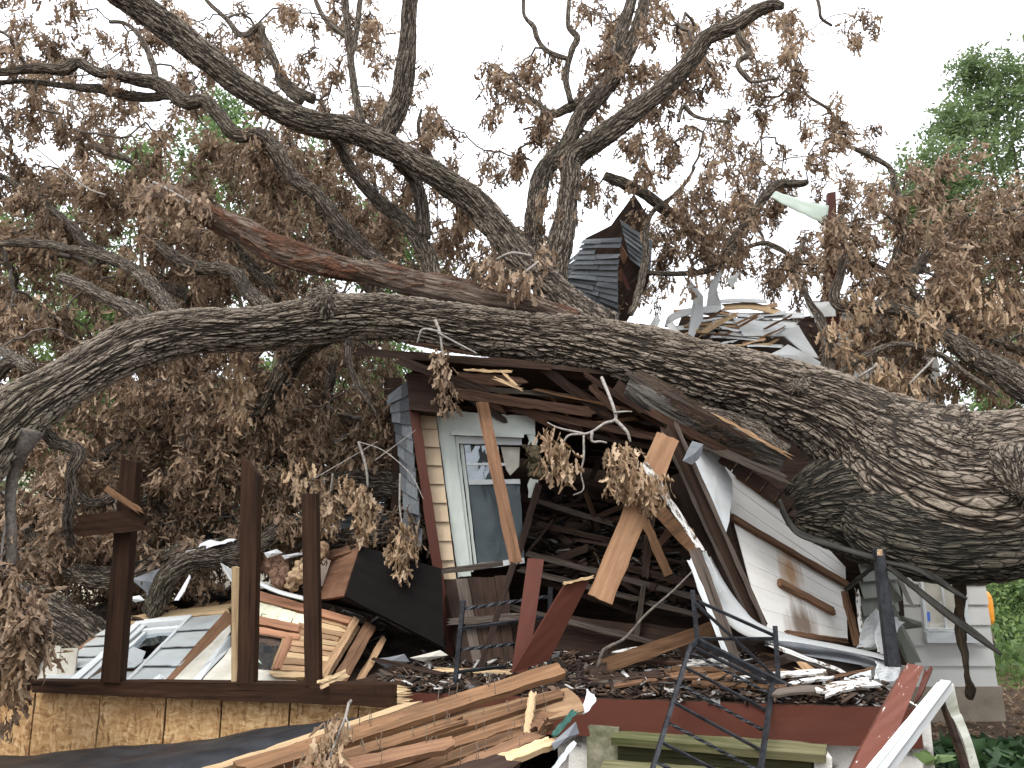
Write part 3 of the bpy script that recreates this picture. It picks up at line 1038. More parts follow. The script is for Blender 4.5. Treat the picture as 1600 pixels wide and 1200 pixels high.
limb('limb', [(-30, 116, 7.0, 6), (0, 113, 7.0, 6), (55, 107, 7.0, 8), (100, 109, 7.0, 9), (122, 98, 7.0, 8), (150, 112, 7.0, 8), (200, 121, 7.0, 10), (240, 129, 7.0, 11),
              (272, 146, 7.0, 12), (292, 161, 7.0, 11), (320, 158, 7.0, 11), (345, 185, 7.0, 11), (370, 211, 7.0, 11), (413, 212, 7.0, 11), (432, 238, 7.0, 13),
              (450, 266, 7.0, 12), (472, 290, 7.0, 10), (492, 300, 7.0, 10), (528, 345, 7.0, 11), (548, 368, 7.0, 11), (580, 398, 7.0, 11), (640, 450, 6.7, 12)], seg=30)
limb('limb', [(-20, 132, 7.1, 4), (30, 127, 7.1, 4), (68, 130, 7.1, 4), (120, 136, 7.1, 6), (160, 140, 7.1, 7), (200, 149, 7.1, 8), (235, 152, 7.1, 7), (268, 146, 7.0, 9)])
limb('limb', [(520, 212, 6.6, 8), (530, 228, 6.7, 8), (548, 262, 6.8, 9), (580, 303, 6.9, 10), (618, 335, 6.95, 11), (648, 366, 7.0, 13), (667, 398, 7.0, 14), (676, 430, 6.9, 15), (690, 470, 6.6, 16)], seg=36)
limb('limb', [(622, 250, 6.8, 12), (643, 275, 6.9, 10), (655, 300, 6.95, 10), (660, 330, 7.0, 11), (662, 372, 7.0, 12)], seg=24)
o = limb('stripped_limb', [(228, 296, 6.25, 6), (245, 300, 6.25, 14), (295, 316, 6.3, 17), (340, 343, 6.3, 18), (400, 372, 6.35, 20), (450, 397, 6.4, 21), (520, 415, 6.45, 20), (600, 432, 6.5, 19),
           (680, 450, 6.55, 19), (760, 466, 6.55, 20), (830, 480, 6.5, 19), (900, 500, 6.4, 17)], mat='rotten', seg=80, ds=.016, lump=.09)
o['label'] = 'reddish rotten limb without bark'
limb('limb', [(-20, 382, 6.5, 5), (20, 380, 6.5, 6), (70, 382, 6.5, 7), (120, 392, 6.45, 8), (175, 404, 6.4, 9), (218, 428, 6.35, 10), (245, 455, 6.2, 11), (275, 492, 5.9, 13)])
limb('limb', [(245, 382, 6.9, 8), (270, 400, 6.9, 10), (308, 418, 6.9, 11), (348, 420, 6.9, 10), (372, 430, 6.8, 11), (388, 456, 6.6, 12), (412, 474, 6.3, 12), (440, 500, 6.1, 13)], seg=24)
limb('stub', [(92, 432, 5.5, 6), (100, 436, 5.5, 9), (135, 448, 5.48, 9), (170, 468, 5.45, 10), (212, 488, 5.4, 13), (232, 512, 5.4, 18)], seg=28, tip=False)
limb('limb', [(512, 520, 6.3, 20), (490, 530, 6.4, 20), (460, 556, 6.6, 18), (437, 598, 6.7, 17), (414, 638, 6.8, 15), (372, 660, 6.9, 13), (330, 678, 7.0, 13), (286, 694, 7.1, 10)], seg=40)
limb('limb', [(546, 530, 6.1, 8), (544, 560, 6.1, 6), (556, 595, 6.15, 6), (572, 620, 6.2, 5), (590, 652, 6.3, 3)])
limb('limb', [(20, 800, 7.0, 6), (45, 832, 6.9, 10), (87, 870, 6.7, 14), (140, 901, 6.6, 17), (182, 903, 6.6, 18), (227, 892, 6.6, 17), (266, 868, 6.65, 16), (315, 857, 6.7, 14), (380, 850, 6.9, 11)], seg=40)
limb('limb', [(238, 955, 6.55, 17), (247, 932, 6.5, 18), (265, 897, 6.4, 17), (300, 874, 6.4, 17), (350, 868, 6.45, 17), (387, 858, 6.5, 16), (437, 830, 6.6, 14), (480, 812, 6.7, 13), (560, 790, 6.9, 12)], seg=40)
limb('limb', [(470, 862, 6.9, 13), (520, 845, 6.9, 15), (580, 836, 6.9, 16), (640, 830, 6.95, 16), (690, 826, 7.0, 15)], seg=36)
limb('limb', [(520, 756, 7.0, 14), (560, 752, 7.0, 19), (610, 757, 7.0, 20), (665, 768, 7.0, 20)], seg=40)
limb('limb', [(30, 935, 6.5, 30), (75, 962, 6.45, 32), (130, 995, 6.4, 33), (170, 1030, 6.4, 30)], seg=50, ds=.02)
limb('limb', [(46, 672, 4.85, 20), (36, 700, 4.85, 13), (24, 735, 4.9, 9), (16, 790, 4.9, 7), (20, 850, 4.9, 8), (19, 905, 4.9, 7), (16, 950, 4.9, 7), (20, 1000, 4.9, 5), (22, 1045, 4.9, 3)], mat='twig', seg=14, wob=.018)
limb('limb', [(20, 905, 4.9, 5), (36, 925, 4.88, 4), (44, 945, 4.86, 3), (50, 960, 4.85, 2)], mat='paletwig')
limb('limb', [(60, 660, 5.1, 9), (85, 690, 5.1, 9), (108, 698, 5.1, 9), (124, 707, 5.1, 11), (112, 735, 5.12, 9), (112, 775, 5.2, 8), (105, 815, 5.3, 8), (110, 850, 5.5, 7)])
limb('limb', [(122, 770, 6.8, 7), (140, 785, 6.8, 7), (165, 782, 6.8, 8), (185, 772, 6.8, 7)])
# right hand crown
limb('limb', [(1262, 284, 7.8, 4), (1250, 287, 7.8, 6), (1216, 288, 7.8, 7), (1196, 306, 7.8, 7), (1174, 340, 7.8, 8), (1152, 370, 7.8, 8), (1136, 394, 7.8, 8), (1122, 412, 7.8, 6), (1100, 424, 7.9, 5), (1050, 428, 8.3, 4), (1000, 425, 8.8, 4)])
limb('limb', [(1194, 300, 7.8, 4), (1184, 318, 7.8, 4), (1178, 330, 7.8, 4), (1155, 335, 7.8, 3)])
limb('limb', [(945, 275, 7.6, 7), (982, 290, 7.7, 9), (1014, 308, 7.8, 9), (1045, 332, 7.9, 9), (1075, 350, 8, 6)])
limb('limb', [(1620, 318, 8.2, 3), (1600, 322, 8.2, 4), (1547, 336, 8.2, 5), (1512, 346, 8.2, 6), (1491, 352, 8.2, 6), (1474, 372, 8.1, 6), (1449, 399, 8.0, 7), (1420, 440, 7.8, 8), (1390, 490, 7.5, 9)])
limb('limb', [(1300, 220, 8.2, 3), (1313, 224, 8.2, 3), (1355, 241, 8.2, 4), (1390, 262, 8.2, 4), (1398, 290, 8.2, 5), (1407, 320, 8.2, 5), (1410, 360, 8.1, 6), (1395, 420, 8, 7), (1385, 480, 7.8, 8)])
limb('limb', [(1640, 622, 6.9, 25), (1600, 603, 6.9, 23), (1565, 580, 6.95, 21), (1530, 561, 7.0, 19), (1500, 540, 7.0, 15), (1465, 515, 7.05, 11), (1430, 494, 7.1, 9), (1390, 481, 7.1, 10),
              (1350, 480, 7.1, 9), (1312, 478, 7.1, 8), (1303, 460, 7.1, 8), (1313, 432, 7.1, 7), (1318, 390, 7.1, 6), (1312, 340, 7.2, 4)], seg=30)
limb('limb', [(1660, 560, 7.4, 8), (1600, 548, 7.4, 8), (1540, 528, 7.4, 7), (1490, 500, 7.4, 6), (1440, 470, 7.4, 5), (1400, 430, 7.4, 4)])
limb('limb', [(1290, 640, 6.6, 12), (1295, 590, 6.9, 11), (1290, 540, 7.1, 9), (1280, 500, 7.2, 7), (1262, 470, 7.3, 5), (1245, 420, 7.5, 4), (1260, 370, 7.6, 3)], wob=.02)
limb('limb', [(1295, 600, 6.9, 6), (1340, 560, 6.9, 5), (1400, 535, 6.9, 5), (1460, 552, 6.9, 4), (1510, 585, 6.9, 4), (1560, 620, 6.9, 3)], wob=.02)
limb('limb', [(985, 490, 7.0, 5), (1003, 440, 7.3, 6), (1012, 395, 7.5, 6), (1015, 340, 7.7, 4), (1062, 300, 7.8, 3), (1085, 262, 7.8, 2)], wob=.02)
limb('limb', [(1060, 190, 6.7, 3), (1068, 165, 6.7, 4), (1085, 180, 6.7, 3), (1140, 190, 6.6, 2)], wob=.02)
limb('limb', [(1150, 42, 6.55, 5), (1158, 62, 6.5, 5), (1170, 82, 6.5, 5), (1152, 100, 6.5, 4), (1168, 122, 6.5, 4), (1176, 128, 6.5, 3), (1215, 122, 6.5, 2)])
limb('limb', [(1272, -20, 6.3, 3), (1280, 10, 6.3, 2.5), (1283, 28, 6.3, 2.5), (1300, 40, 6.3, 2)])
limb('limb', [(720, 300, 7.2, 4), (690, 270, 7.2, 4), (668, 235, 7.2, 4), (655, 200, 7.2, 3), (660, 170, 7.2, 2)], wob=.02)
limb('limb', [(470, 160, 7.4, 8), (440, 130, 7.4, 7), (436, 108, 7.4, 7), (412, 60, 7.4, 6), (406, 42, 7.4, 6), (378, 55, 7.4, 5), (352, 28, 7.4, 4), (325, 2, 7.4, 3), (310, -20, 7.4, 3)], wob=.01)
limb('limb', [(490, 155, 7.5, 9), (455, 138, 7.5, 8), (438, 112, 7.5, 6)])
limb('limb', [(245, 125, 7.3, 5), (236, 95, 7.3, 5), (220, 60, 7.3, 4), (196, 40, 7.3, 3), (170, 38, 7.3, 3)], wob=.02)
limb('limb', [(300, 470, 7.6, 10), (240, 430, 7.8, 9), (160, 395, 8.0, 8), (90, 340, 8.2, 7), (40, 300, 8.3, 5), (-20, 260, 8.4, 4)], wob=.03)
limb('limb', [(440, 470, 7.8, 10), (380, 400, 8.0, 9), (330, 340, 8.2, 8), (260, 290, 8.4, 6), (200, 250, 8.5, 5), (120, 220, 8.6, 4)], wob=.03)
limb('limb', [(600, 470, 7.9, 11), (540, 400, 8.1, 10), (500, 330, 8.3, 8), (470, 260, 8.5, 6), (450, 200, 8.6, 4)], wob=.03)
limb('limb', [(330, 560, 7.6, 9), (260, 640, 7.8, 8), (180, 700, 7.9, 7), (100, 760, 8.0, 6), (40, 790, 8, 5)], wob=.03)
limb('limb', [(520, 560, 7.4, 8), (500, 640, 7.5, 7), (450, 700, 7.6, 6), (400, 750, 7.6, 5), (330, 790, 7.6, 4)], wob=.03)
limb('limb', [(1080, 372, 9.3, 2), (1140, 392, 9.3, 3), (1200, 380, 9.2, 4), (1260, 405, 9.0, 4), (1330, 398, 8.9, 5), (1400, 430, 8.8, 5), (1480, 420, 9.0, 4), (1560, 380, 9, 3)], wob=.05)
for p in ([(-20, 600, 5.6, 14), (8, 570, 5.6, 12), (30, 565, 5.55, 10), (48, 578, 5.3, 10)], [(0, 545, 5.9, 7), (18, 558, 5.7, 8), (40, 572, 5.4, 9)]):
    limb('limb', p)
# broken half-log wedged under the trunk, and the strand of rotten root hanging at right
o = limb('broken_limb', [(985, 600, 6.1, 20), (1040, 632, 6.05, 27), (1110, 668, 6.0, 28), (1170, 694, 5.95, 27), (1225, 718, 5.9, 26)], mat='greyrot', seg=50, ds=.02, lump=.12, tip=False)
o['label'] = 'split grey half log wedged under the trunk'
limb('bark_shell', [(1090, 640, 5.95, 6), (1130, 652, 5.9, 12), (1180, 676, 5.85, 14), (1228, 706, 5.8, 10)], mat='bark', seg=30, lump=.2, tip=False)
limb('hanging_root', [(1498, 880, 5.5, 9), (1500, 930, 5.5, 7.5), (1501, 965, 5.5, 8), (1502, 990, 5.5, 6.5), (1507, 1030, 5.5, 5), (1507, 1062, 5.5, 4.5), (1512, 1080, 5.5, 6.5), (1511, 1093, 5.5, 4)], mat='darkrot', seg=14, lump=.25, wob=.015)

# ---------------------------------------------------------------- twigs and withered leaves of the oak
DENS = """
66532323533421001145643332300000
87543354333413023346655432200000
67655542653524156444743420000000
56764433654424126566642321100000
57877555655534237666521244434211
88888777777655444644334544444554
88888888777766533413466665476676
88888888888766566421388776768888
76666777754233468602787888899987
77555432222222223201300013899988
66634777777500000000000000589867
55547888888510000000000000368653
22478888888820000000000000004532
35788888888860000000000000000000
37888888888960000000000000000000
37888888888950000000000000000000
88877766655655000000000000000000
77765544334030000000000000000000
66544433000000000000000000000000
75300000000000000000000000000000
50000000000000000000000000000000
10000000000000000000000000000000
""".split()
assert all(len(q) == 32 for q in DENS)


def crown():
    r = np.random.default_rng(5)
    pts = []
    for j, row in enumerate(DENS):
        for i in range(-4, 35):
            ch = row[min(31, max(0, i))]
            d = int(ch)
            if not d:
                continue
            if i < 0 and j >= 17 or i > 31 and j >= 11:
                continue
            near_left = i < 2 and j >= 18
            lam = d * (.46 if j < 5 else .66 if j < 10 and i < 14 else .52 if j < 10 else .68)
            for _ in range(r.poisson(lam)):
                x, y = (i + r.uniform(-.1, 1.1)) * 50, (j + r.uniform(-.1, 1.1)) * 50
                if near_left:
                    Y = r.uniform(4.75, 5.05)
                    if x > 44:
                        continue
                elif j >= 17:
                    Y = r.uniform(6.9, 8.6)
                elif j >= 16:
                    Y = r.uniform(6.4, 8.2)
                elif j >= 10 and i < 14:
                    Y = 6.5 + 2.6 * r.random() ** .8 + max(0, (x - 480) / 300)
                elif i < 14:
                    Y = 6.9 + 3.4 * r.random()
                elif 17 <= i <= 20 and 6 <= j <= 9:
                    Y = r.uniform(9.0, 10.2)
                elif 20 <= i <= 26 and 8 <= j <= 9:
                    Y = r.uniform(8.6, 10)
                elif 23 <= i <= 26 and 5 <= j <= 6:
                    Y = r.uniform(9.1, 10.2)
                elif i < 22 and j < 7:
                    Y = 6.7 + 2.2 * r.random()
                else:
                    Y = 7.0 + 2.6 * r.random()
                p = P(x, y, Y)
                if p[2] > 0.25:
                    for q in range(r.integers(2, 5)):
                        pts.append(p + r.normal(0, 1, 3) * [.085, .085, .12])
    pts = np.array(pts)
    nodes = np.vstack(SKEL)
    parent = np.full(len(nodes), -1)
    isl = np.ones(len(nodes), bool)
    # nearest first
    dd = np.array([np.min(np.sum((nodes - p) ** 2, 1)) for p in pts])
    NP, PAR = list(nodes), list(parent)
    buf = np.zeros((len(nodes) + len(pts) * 30, 3))
    buf[:len(nodes)] = nodes
    cnt = len(nodes)
    tips = []
    for q in np.argsort(dd):
        p = pts[q]
        k = int(np.argmin(np.sum((buf[:cnt] - p) ** 2, 1)))
        a = buf[k]
        D = np.linalg.norm(p - a)
        m = max(2, int(D / 0.075))
        side = r.normal(0, 1, 3)
        prev = k
        for s in range(1, m + 1):
            u = s / m
            pt = a + (p - a) * u + side * math.sin(u * math.pi) * D * .10 + r.normal(0, .018, 3) * (0 if s == m else 1)
            pt[2] += math.sin(u * math.pi) * D * .12
            buf[cnt] = pt
            PAR.append(prev)
            prev = cnt
            cnt += 1
        tips.append(prev)
    par = np.array(PAR)
    n0 = len(nodes)
    load = np.zeros(cnt)
    for t in tips:
        load[t] += 1
    for k in range(cnt - 1, n0 - 1, -1):
        if par[k] >= 0:
            load[par[k]] += load[k]
    rad = 0.0036 * np.maximum(load, 1) ** 0.42
    rad = np.minimum(rad, .03)
    # twig mesh: a 5-sided prism per edge
    k = np.arange(n0, cnt)
    A, B = buf[par[k]], buf[k]
    ra = np.where(par[k] >= n0, rad[np.maximum(par[k], 0)], rad[k] * 1.15)
    rb = rad[k]
    d = B - A
    d /= np.linalg.norm(d, axis=1, keepdims=True) + 1e-9
    h = np.where(np.abs(d[:, 2:3]) < .9, np.array([[0, 0, 1.0]]), np.array([[1.0, 0, 0]]))
    s = np.cross(d, h)
    s /= np.linalg.norm(s, axis=1, keepdims=True)
    n = np.cross(s, d)
    S = 5
    th = np.linspace(0, 2 * math.pi, S, endpoint=False)
    ring = np.cos(th)[None, :, None] * s[:, None] + np.sin(th)[None, :, None] * n[:, None]
    VA = A[:, None] - d[:, None] * .004 + ring * ra[:, None, None]
    VB = B[:, None] + d[:, None] * .004 + ring * rb[:, None, None]
    V = np.concatenate([VA, VB], 1).reshape(-1, 3)
    base = np.arange(len(k))[:, None, None] * 2 * S
    f = np.array([[j, (j + 1) % S, S + (j + 1) % S, S + j] for j in range(S)])
    F = (base + f[None]).reshape(-1, 4)
    link_mesh('twigs', V, F, M['twig'], V, None, None, oak, True)
    # leaves: clusters at tips and some along the last bit of twig
    LP, LD, LL, LR = [], [], [], []
    for t in tips:
        p = buf[t]
        q = buf[par[t]]
        ax = unit(p - q)
        nl = r.integers(22, 38)
        tone = r.uniform(.12, .75)
        rr = r.random(nl) ** .7
        pos = p - ax * (r.uniform(-.05, .15, nl))[:, None] + r.normal(0, .034, (nl, 3)) + np.array([0, 0, -1]) * (r.random(nl) ** 1.5 * .12)[:, None]
        droop = r.uniform(.35, 1.3)
        dr = ax * .4 + np.array([0, 0, -droop - .25]) + r.normal(0, .55, (nl, 3))
        LP.append(pos)
        LD.append(dr)
        LL.append(r.uniform(.065, .135, nl))
        LR.append(np.clip(tone + r.normal(0, .17, nl), 0, 1))
    V, F, R = leaf_mesh(np.vstack(LP), np.vstack(LD), np.concatenate(LL), rnd=np.concatenate(LR), r=r, curl=1.3, foldr=(.3, 1.4))
    link_mesh('withered_leaves', V, F, M['leaf'], V, R, None, oak, False)
    print('oak clusters', len(pts), 'leaves', len(R) // 21)


crown()


def sprig(parent, stems, clumps, name='leafy_sprig', leafmat='leafpale', twigmat='paletwig', seed=1, dens=1.0):
    """hand-placed twig with large hanging leaves near the camera. stems: lists of (px,py,Y,rpx); clumps: (px,py,Y,spread px, n, L)"""
    r = np.random.default_rng(seed)
    for st in stems:
        W_ = [P(*q[:3]) for q in st]
        R_ = [q[3] * pxm(*q[:3]) for q in st]
        tube('twig', W_, R_, M[twigmat], parent, seg=8, ds=.02, wob=.0025)
    LP, LD, LL, LR = [], [], [], []
    for (x, y, Y, sx, sy, n, L) in clumps:
        n = int(n * dens)
        m = pxm(x, y, Y)
        px = np.clip(r.normal(0, .55, n), -1.1, 1.1) * sx
        py = r.uniform(-1, 1, n) * sy * np.sqrt(1 - (px / sx / 1.2) ** 2)
        c = np.array([P(x + a, y + b, Y) for a, b in zip(px, py)]) + r.normal(0, 1, (n, 3)) * [0, sx * m * .5, 0]
        LP.append(c)
        LD.append(np.array([0, 0, -1.15]) + r.normal(0, .38, (n, 3)))
        LL.append(r.uniform(.7, 1.15, n) * L)
        LR.append(np.clip(r.normal(.5, .24, n), 0, 1))
    V, F, R = leaf_mesh(np.vstack(LP), np.vstack(LD), np.concatenate(LL), rnd=np.concatenate(LR), r=r, foldr=(.15, 1.1))
    link_mesh('hanging_leaves', V, F, M[leafmat], V, R, None, parent, False)


# the big pale sprig in front of the crushed porch and its neighbours (all still on the oak)
sprig(oak, [[(940, 590, 5.9, 2.6), (957, 632, 5.6, 2.6), (962, 655, 5.55, 2.4), (945, 662, 5.55, 2.2), (920, 677, 5.5, 2.0), (890, 680, 5.5, 1.7), (880, 692, 5.5, 1.3)],
            [(962, 656, 5.55, 3), (980, 675, 5.5, 2.6), (985, 690, 5.5, 2)], [(912, 678, 5.5, 2), (872, 668, 5.5, 1.5), (856, 660, 5.5, 1.2)],
            [(925, 675, 5.5, 2.4), (925, 690, 5.5, 2), (938, 690, 5.5, 1.8), (948, 692, 5.5, 1.4)], [(912, 680, 5.5, 1.8), (912, 715, 5.5, 1.6), (908, 740, 5.5, 1.4), (912, 765, 5.5, 1.2), (896, 774, 5.5, 1)],
            [(960, 645, 5.55, 2), (975, 643, 5.5, 1.6), (987, 643, 5.5, 1)]],
      [(858, 680, 5.5, 16, 18, 32, .115), (872, 718, 5.5, 25, 26, 70, .12), (885, 730, 5.48, 12, 22, 24, .11),
       (970, 715, 5.45, 26, 26, 95, .115), (985, 750, 5.42, 34, 28, 120, .115), (1015, 765, 5.4, 26, 26, 80, .11)], seed=3)
sprig(oak, [[(680, 500, 5.95, 2.5), (687, 520, 5.92, 2.2), (690, 545, 5.9, 1.8), (692, 560, 5.9, 1.4)], [(652, 536, 5.95, 1.6), (660, 515, 5.92, 1.8), (684, 518, 5.9, 2)],
            [(684, 520, 5.9, 1.8), (712, 535, 5.9, 1.6), (744, 552, 5.9, 1.3)]],
      [(690, 568, 5.9, 14, 30, 60, .11), (700, 615, 6.1, 15, 26, 60, .11)], seed=4, leafmat='leaf')
sprig(oak, [[(560, 690, 6.1, 2), (572, 730, 6.1, 2), (575, 760, 6.1, 1.6)], [(625, 740, 6.0, 1.6), (624, 790, 6.0, 1.4), (628, 820, 6.0, 1.2)], [(520, 740, 6.3, 1.5), (516, 770, 6.3, 1.2)]],
      [(572, 800, 6.1, 17, 44, 110, .12), (628, 855, 6.0, 19, 42, 110, .125), (516, 800, 6.3, 14, 34, 60, .11), (372, 610, 6.0, 18, 60, 100, .12), (545, 760, 6.2, 14, 20, 30, .11)], seed=5)
for q in ([(18, 790, 4.9), (8, 830, 4.88), (3, 880, 4.86), (12, 930, 4.85)], [(20, 850, 4.9), (2, 870, 4.88), (-8, 900, 4.87)], [(17, 905, 4.9), (45, 925, 4.87), (60, 942, 4.86)],
          [(30, 910, 4.88), (44, 945, 4.86), (50, 962, 4.85)], [(20, 960, 4.9), (36, 990, 4.86), (30, 1020, 4.84), (40, 1045, 4.82)], [(18, 935, 4.9), (4, 965, 4.86), (14, 1000, 4.85)], [(36, 992, 4.86), (44, 1020, 4.84), (38, 1050, 4.83)]):
    limb('side_twig', [(*c, 2.6 - .55 * k) for k, c in enumerate(q)], mat='paletwig', seg=8, wob=.012)
sprig(oak, [[(25, 1040, 4.8, 2), (30, 1080, 4.75, 1.4)]],
      [(20, 1040, 4.8, 18, 40, 80, .12), (36, 1020, 4.75, 14, 28, 40, .115), (10, 985, 4.8, 16, 40, 40, .12)], seed=6, leafmat='leafpale')
sprig(oak, [[(830, 400, 6.4, 2.5), (800, 395, 6.35, 2), (775, 405, 6.3, 1.6)], [(840, 410, 6.4, 2), (815, 430, 6.3, 1.6), (800, 450, 6.3, 1.2)]],
      [(780, 425, 6.3, 22, 22, 60, .12), (815, 440, 6.3, 24, 24, 70, .12), (760, 415, 6.4, 18, 20, 40, .12), (850, 400, 6.5, 20, 22, 40, .11)], seed=7, leafmat='leaf')
sprig(oak, [[(560, 690, 6.0, .9), (600, 705, 6.0, .8), (640, 740, 5.95, .7), (662, 780, 5.9, .5)], [(470, 760, 6.1, .9), (530, 725, 6.1, .8), (590, 690, 6.1, .6)],
            [(585, 720, 6.0, .8), (620, 695, 6.0, .7), (650, 672, 6.0, .5)], [(30, 215, 6.6, .8), (60, 235, 6.6, 1), (130, 290, 6.6, 1.2), (165, 305, 6.6, 1.4)]],
      [(470, 740, 6.1, 22, 30, 50, .12)], seed=8)

sprig(oak, [[(240, 285, 6.2, 2.5), (270, 300, 6.15, 2), (300, 318, 6.1, 1.5)]], [(262, 305, 6.15, 26, 22, 60, .12), (300, 322, 6.12, 28, 20, 60, .12), (225, 300, 6.3, 22, 22, 40, .11)], seed=15, leafmat='leaf')
# nearer, larger clumps lower right beside the trunk
sprig(oak, [[(1340, 590, 6.7, 2), (1372, 570, 6.6, 2)], [(1460, 560, 6.8, 2), (1420, 600, 6.7, 1.5)]],
      [(1380, 580, 6.6, 16, 26, 50, .14), (1310, 520, 6.9, 26, 30, 70, .13), (1345, 470, 7.0, 26, 26, 60, .13), (1440, 500, 6.9, 34, 34, 80, .13), (1420, 600, 6.8, 30, 26, 60, .12),
       (1560, 480, 7.0, 30, 40, 70, .13), (1495, 450, 7.0, 30, 30, 60, .13), (1330, 560, 6.9, 16, 24, 30, .13)], seed=9, leafmat='leafpale')


# ---------------------------------------------------------------- living trees behind
def green_tree(label, base, blobs, trunk_h, leafmat, nper, L, seed, group=None, T=SIM_T, W=SIM_W, compound=False, name='leafy_tree', cat='tree'):
    """blobs: (centre world, radius); trunk with limbs to every blob; leaves in small sprays through each blob"""
    r = np.random.default_rng(seed)
    th = thing(name, label, cat, base, group)
    b = np.asarray(base, float)
    top = b + np.array([0, 0, trunk_h])
    R0 = max(.04, trunk_h * .035)
    tube('trunk', [b - [0, 0, .1], b + (top - b) * .5 + r.normal(0, .08, 3), top], [R0 * 1.25, R0, R0 * .75], M['bark'], th, seg=16, ds=.12)
    LP, LD, LL, LR = [], [], [], []
    g = Geo()
    for c, rad in blobs:
        c = np.asarray(c, float)
        st = b + (top - b) * r.uniform(.6, 1)
        mid = (st + c) / 2 + r.normal(0, .15 * rad, 3)
        V, F, T_, bd, _, _ = tube_arrays([st, mid, c], [R0 * .5, R0 * .3, R0 * .12], seg=8, ds=.2)
        g.add(V, F, T_)
        ns = nper
        dirs = r.normal(0, 1, (ns, 3))
        dirs /= np.linalg.norm(dirs, axis=1, keepdims=True)
        rr = rad * (r.random(ns) ** .45) * (1 + .3 * np.sin(dirs[:, 0] * 5 + dirs[:, 2] * 7 + seed))
        sp = c + dirs * rr[:, None] * np.array([1, 1, .8])
        for q in range(ns):
            m = 9 if compound else 7
            ax = unit(dirs[q] + r.normal(0, .5, 3) + [0, 0, -.15])
            if compound:
                tq = np.linspace(0, L * 4.5, m)
                sd = unit(np.cross(ax, r.normal(0, 1, 3)))
                pos = sp[q] + ax * tq[:, None] + np.array([0, 0, -1]) * (tq ** 2)[:, None] * .6
                dr = ax * .5 + sd * np.where(np.arange(m) % 2, 1, -1)[:, None] + r.normal(0, .15, (m, 3))
            else:
                pos = sp[q] + r.normal(0, L * 1.1, (m, 3))
                dr = ax + r.normal(0, .8, (m, 3)) + [0, 0, -.3]
            LP.append(pos)
            LD.append(dr)
            LL.append(r.uniform(.7, 1.2, m) * L)
            LR.append(np.clip(r.uniform(.2, .75) + r.normal(0, .15, m), 0, 1))
    g.obj('limbs', M['bark'], th, True)
    V, F, R = leaf_mesh(np.vstack(LP), np.vstack(LD), np.concatenate(LL), T=T, W=W, curl=.5, foldr=(.05, .5), rnd=np.concatenate(LR), r=r)
    link_mesh('crown', V, F, M[leafmat], V, R, None, th, False)
    return th


def blobs_px(lst):
    return [(P(x, y, Y), rp * pxm(x, y, Y)) for x, y, Y, rp in lst]


green_tree('green leafy tree with feathery leaflets at the upper right, behind the withered branches', (9.6, 13.5, .25),
           blobs_px([(1560, 330, 13.5, 80), (1500, 250, 13.3, 50), (1585, 230, 13.5, 55), (1540, 180, 13.6, 38), (1570, 140, 13.6, 32), (1450, 270, 13.0, 44), (1480, 300, 13.2, 50), (1500, 360, 13.4, 60), (1440, 330, 13.2, 40), (1600, 420, 13.5, 80), (1460, 330, 13.3, 40),
                     (1530, 420, 13.7, 70), (1520, 110, 13.6, 16), (1600, 110, 13.5, 36), (1490, 190, 13.3, 22), (1640, 200, 13.6, 90), (1660, 330, 13.6, 90), (1560, 520, 14, 80)]),
           3.2, 'greenash', 165, .095, 21, compound=True, W=np.array([.03, .22, .20, 0]))
green_tree('green tree beyond the lawn at the right edge behind the trunk', (12.6, 19, .4),
           blobs_px([(1590, 560, 19, 60), (1620, 640, 19, 70), (1560, 620, 19, 50), (1610, 740, 19, 80), (1560, 760, 19, 60), (1600, 860, 19, 60), (1660, 800, 19, 70), (1560, 870, 18.5, 40), (1590, 900, 18.5, 40), (1620, 930, 18, 40)]),
           3.0, 'greenpale', 130, .15, 22)
green_tree('tall pale green tree glimpsed through the brown branches at upper left', (-6.2, 19, .4),
           blobs_px([(400, 330, 19, 90), (300, 260, 19, 80), (480, 260, 19, 70), (350, 180, 19.5, 50), (220, 330, 19, 80), (440, 420, 19, 90), (560, 400, 18.5, 80), (610, 360, 18.5, 50), (330, 440, 19, 90), (640, 430, 18.5, 60), (500, 340, 19, 80)]),
           4.5, 'green', 200, .15, 23, group='trees behind the fallen oak')
green_tree('light green tree glimpsed behind the left end of the fallen trunk', (-12.5, 19, .4),
           blobs_px([(60, 430, 19, 80), (140, 420, 18.5, 70), (0, 500, 19, 90), (150, 500, 18.5, 70), (90, 560, 18.5, 80), (10, 380, 19, 60), (230, 480, 18.5, 60), (80, 340, 19.5, 60)]),
           3.8, 'greenpale', 170, .16, 24, group='trees behind the fallen oak')
green_tree('young bright green tree growing between the withered limbs at left', (-5.6, 11.6, .05),
           blobs_px([(130, 420, 11.5, 46), (170, 480, 11.3, 40), (90, 505, 11.3, 40), (350, 210, 11.8, 36), (430, 330, 11.5, 40), (330, 290, 11.6, 40), (270, 330, 11.5, 34), (120, 655, 11, 36), (160, 640, 11, 30), (520, 560, 11.4, 36), (220, 250, 11.8, 30), (580, 350, 11.6, 30)]),
           3.6, 'greenpale', 85, .10, 31)
green_tree('bright green bush behind the crushed house, seen under the trunk', (-3.4, 13.5, .3),
           blobs_px([(580, 610, 13.5, 50), (560, 660, 13.5, 60), (610, 560, 13.5, 50), (500, 640, 13.6, 60), (420, 600, 13.6, 60), (600, 700, 13.5, 70), (480, 720, 13.5, 70), (350, 640, 13.8, 60), (540, 540, 13.8, 50), (410, 720, 13.8, 70)]),
           1.2, 'greenpale', 170, .11, 25, name='leafy_bush', cat='bush')
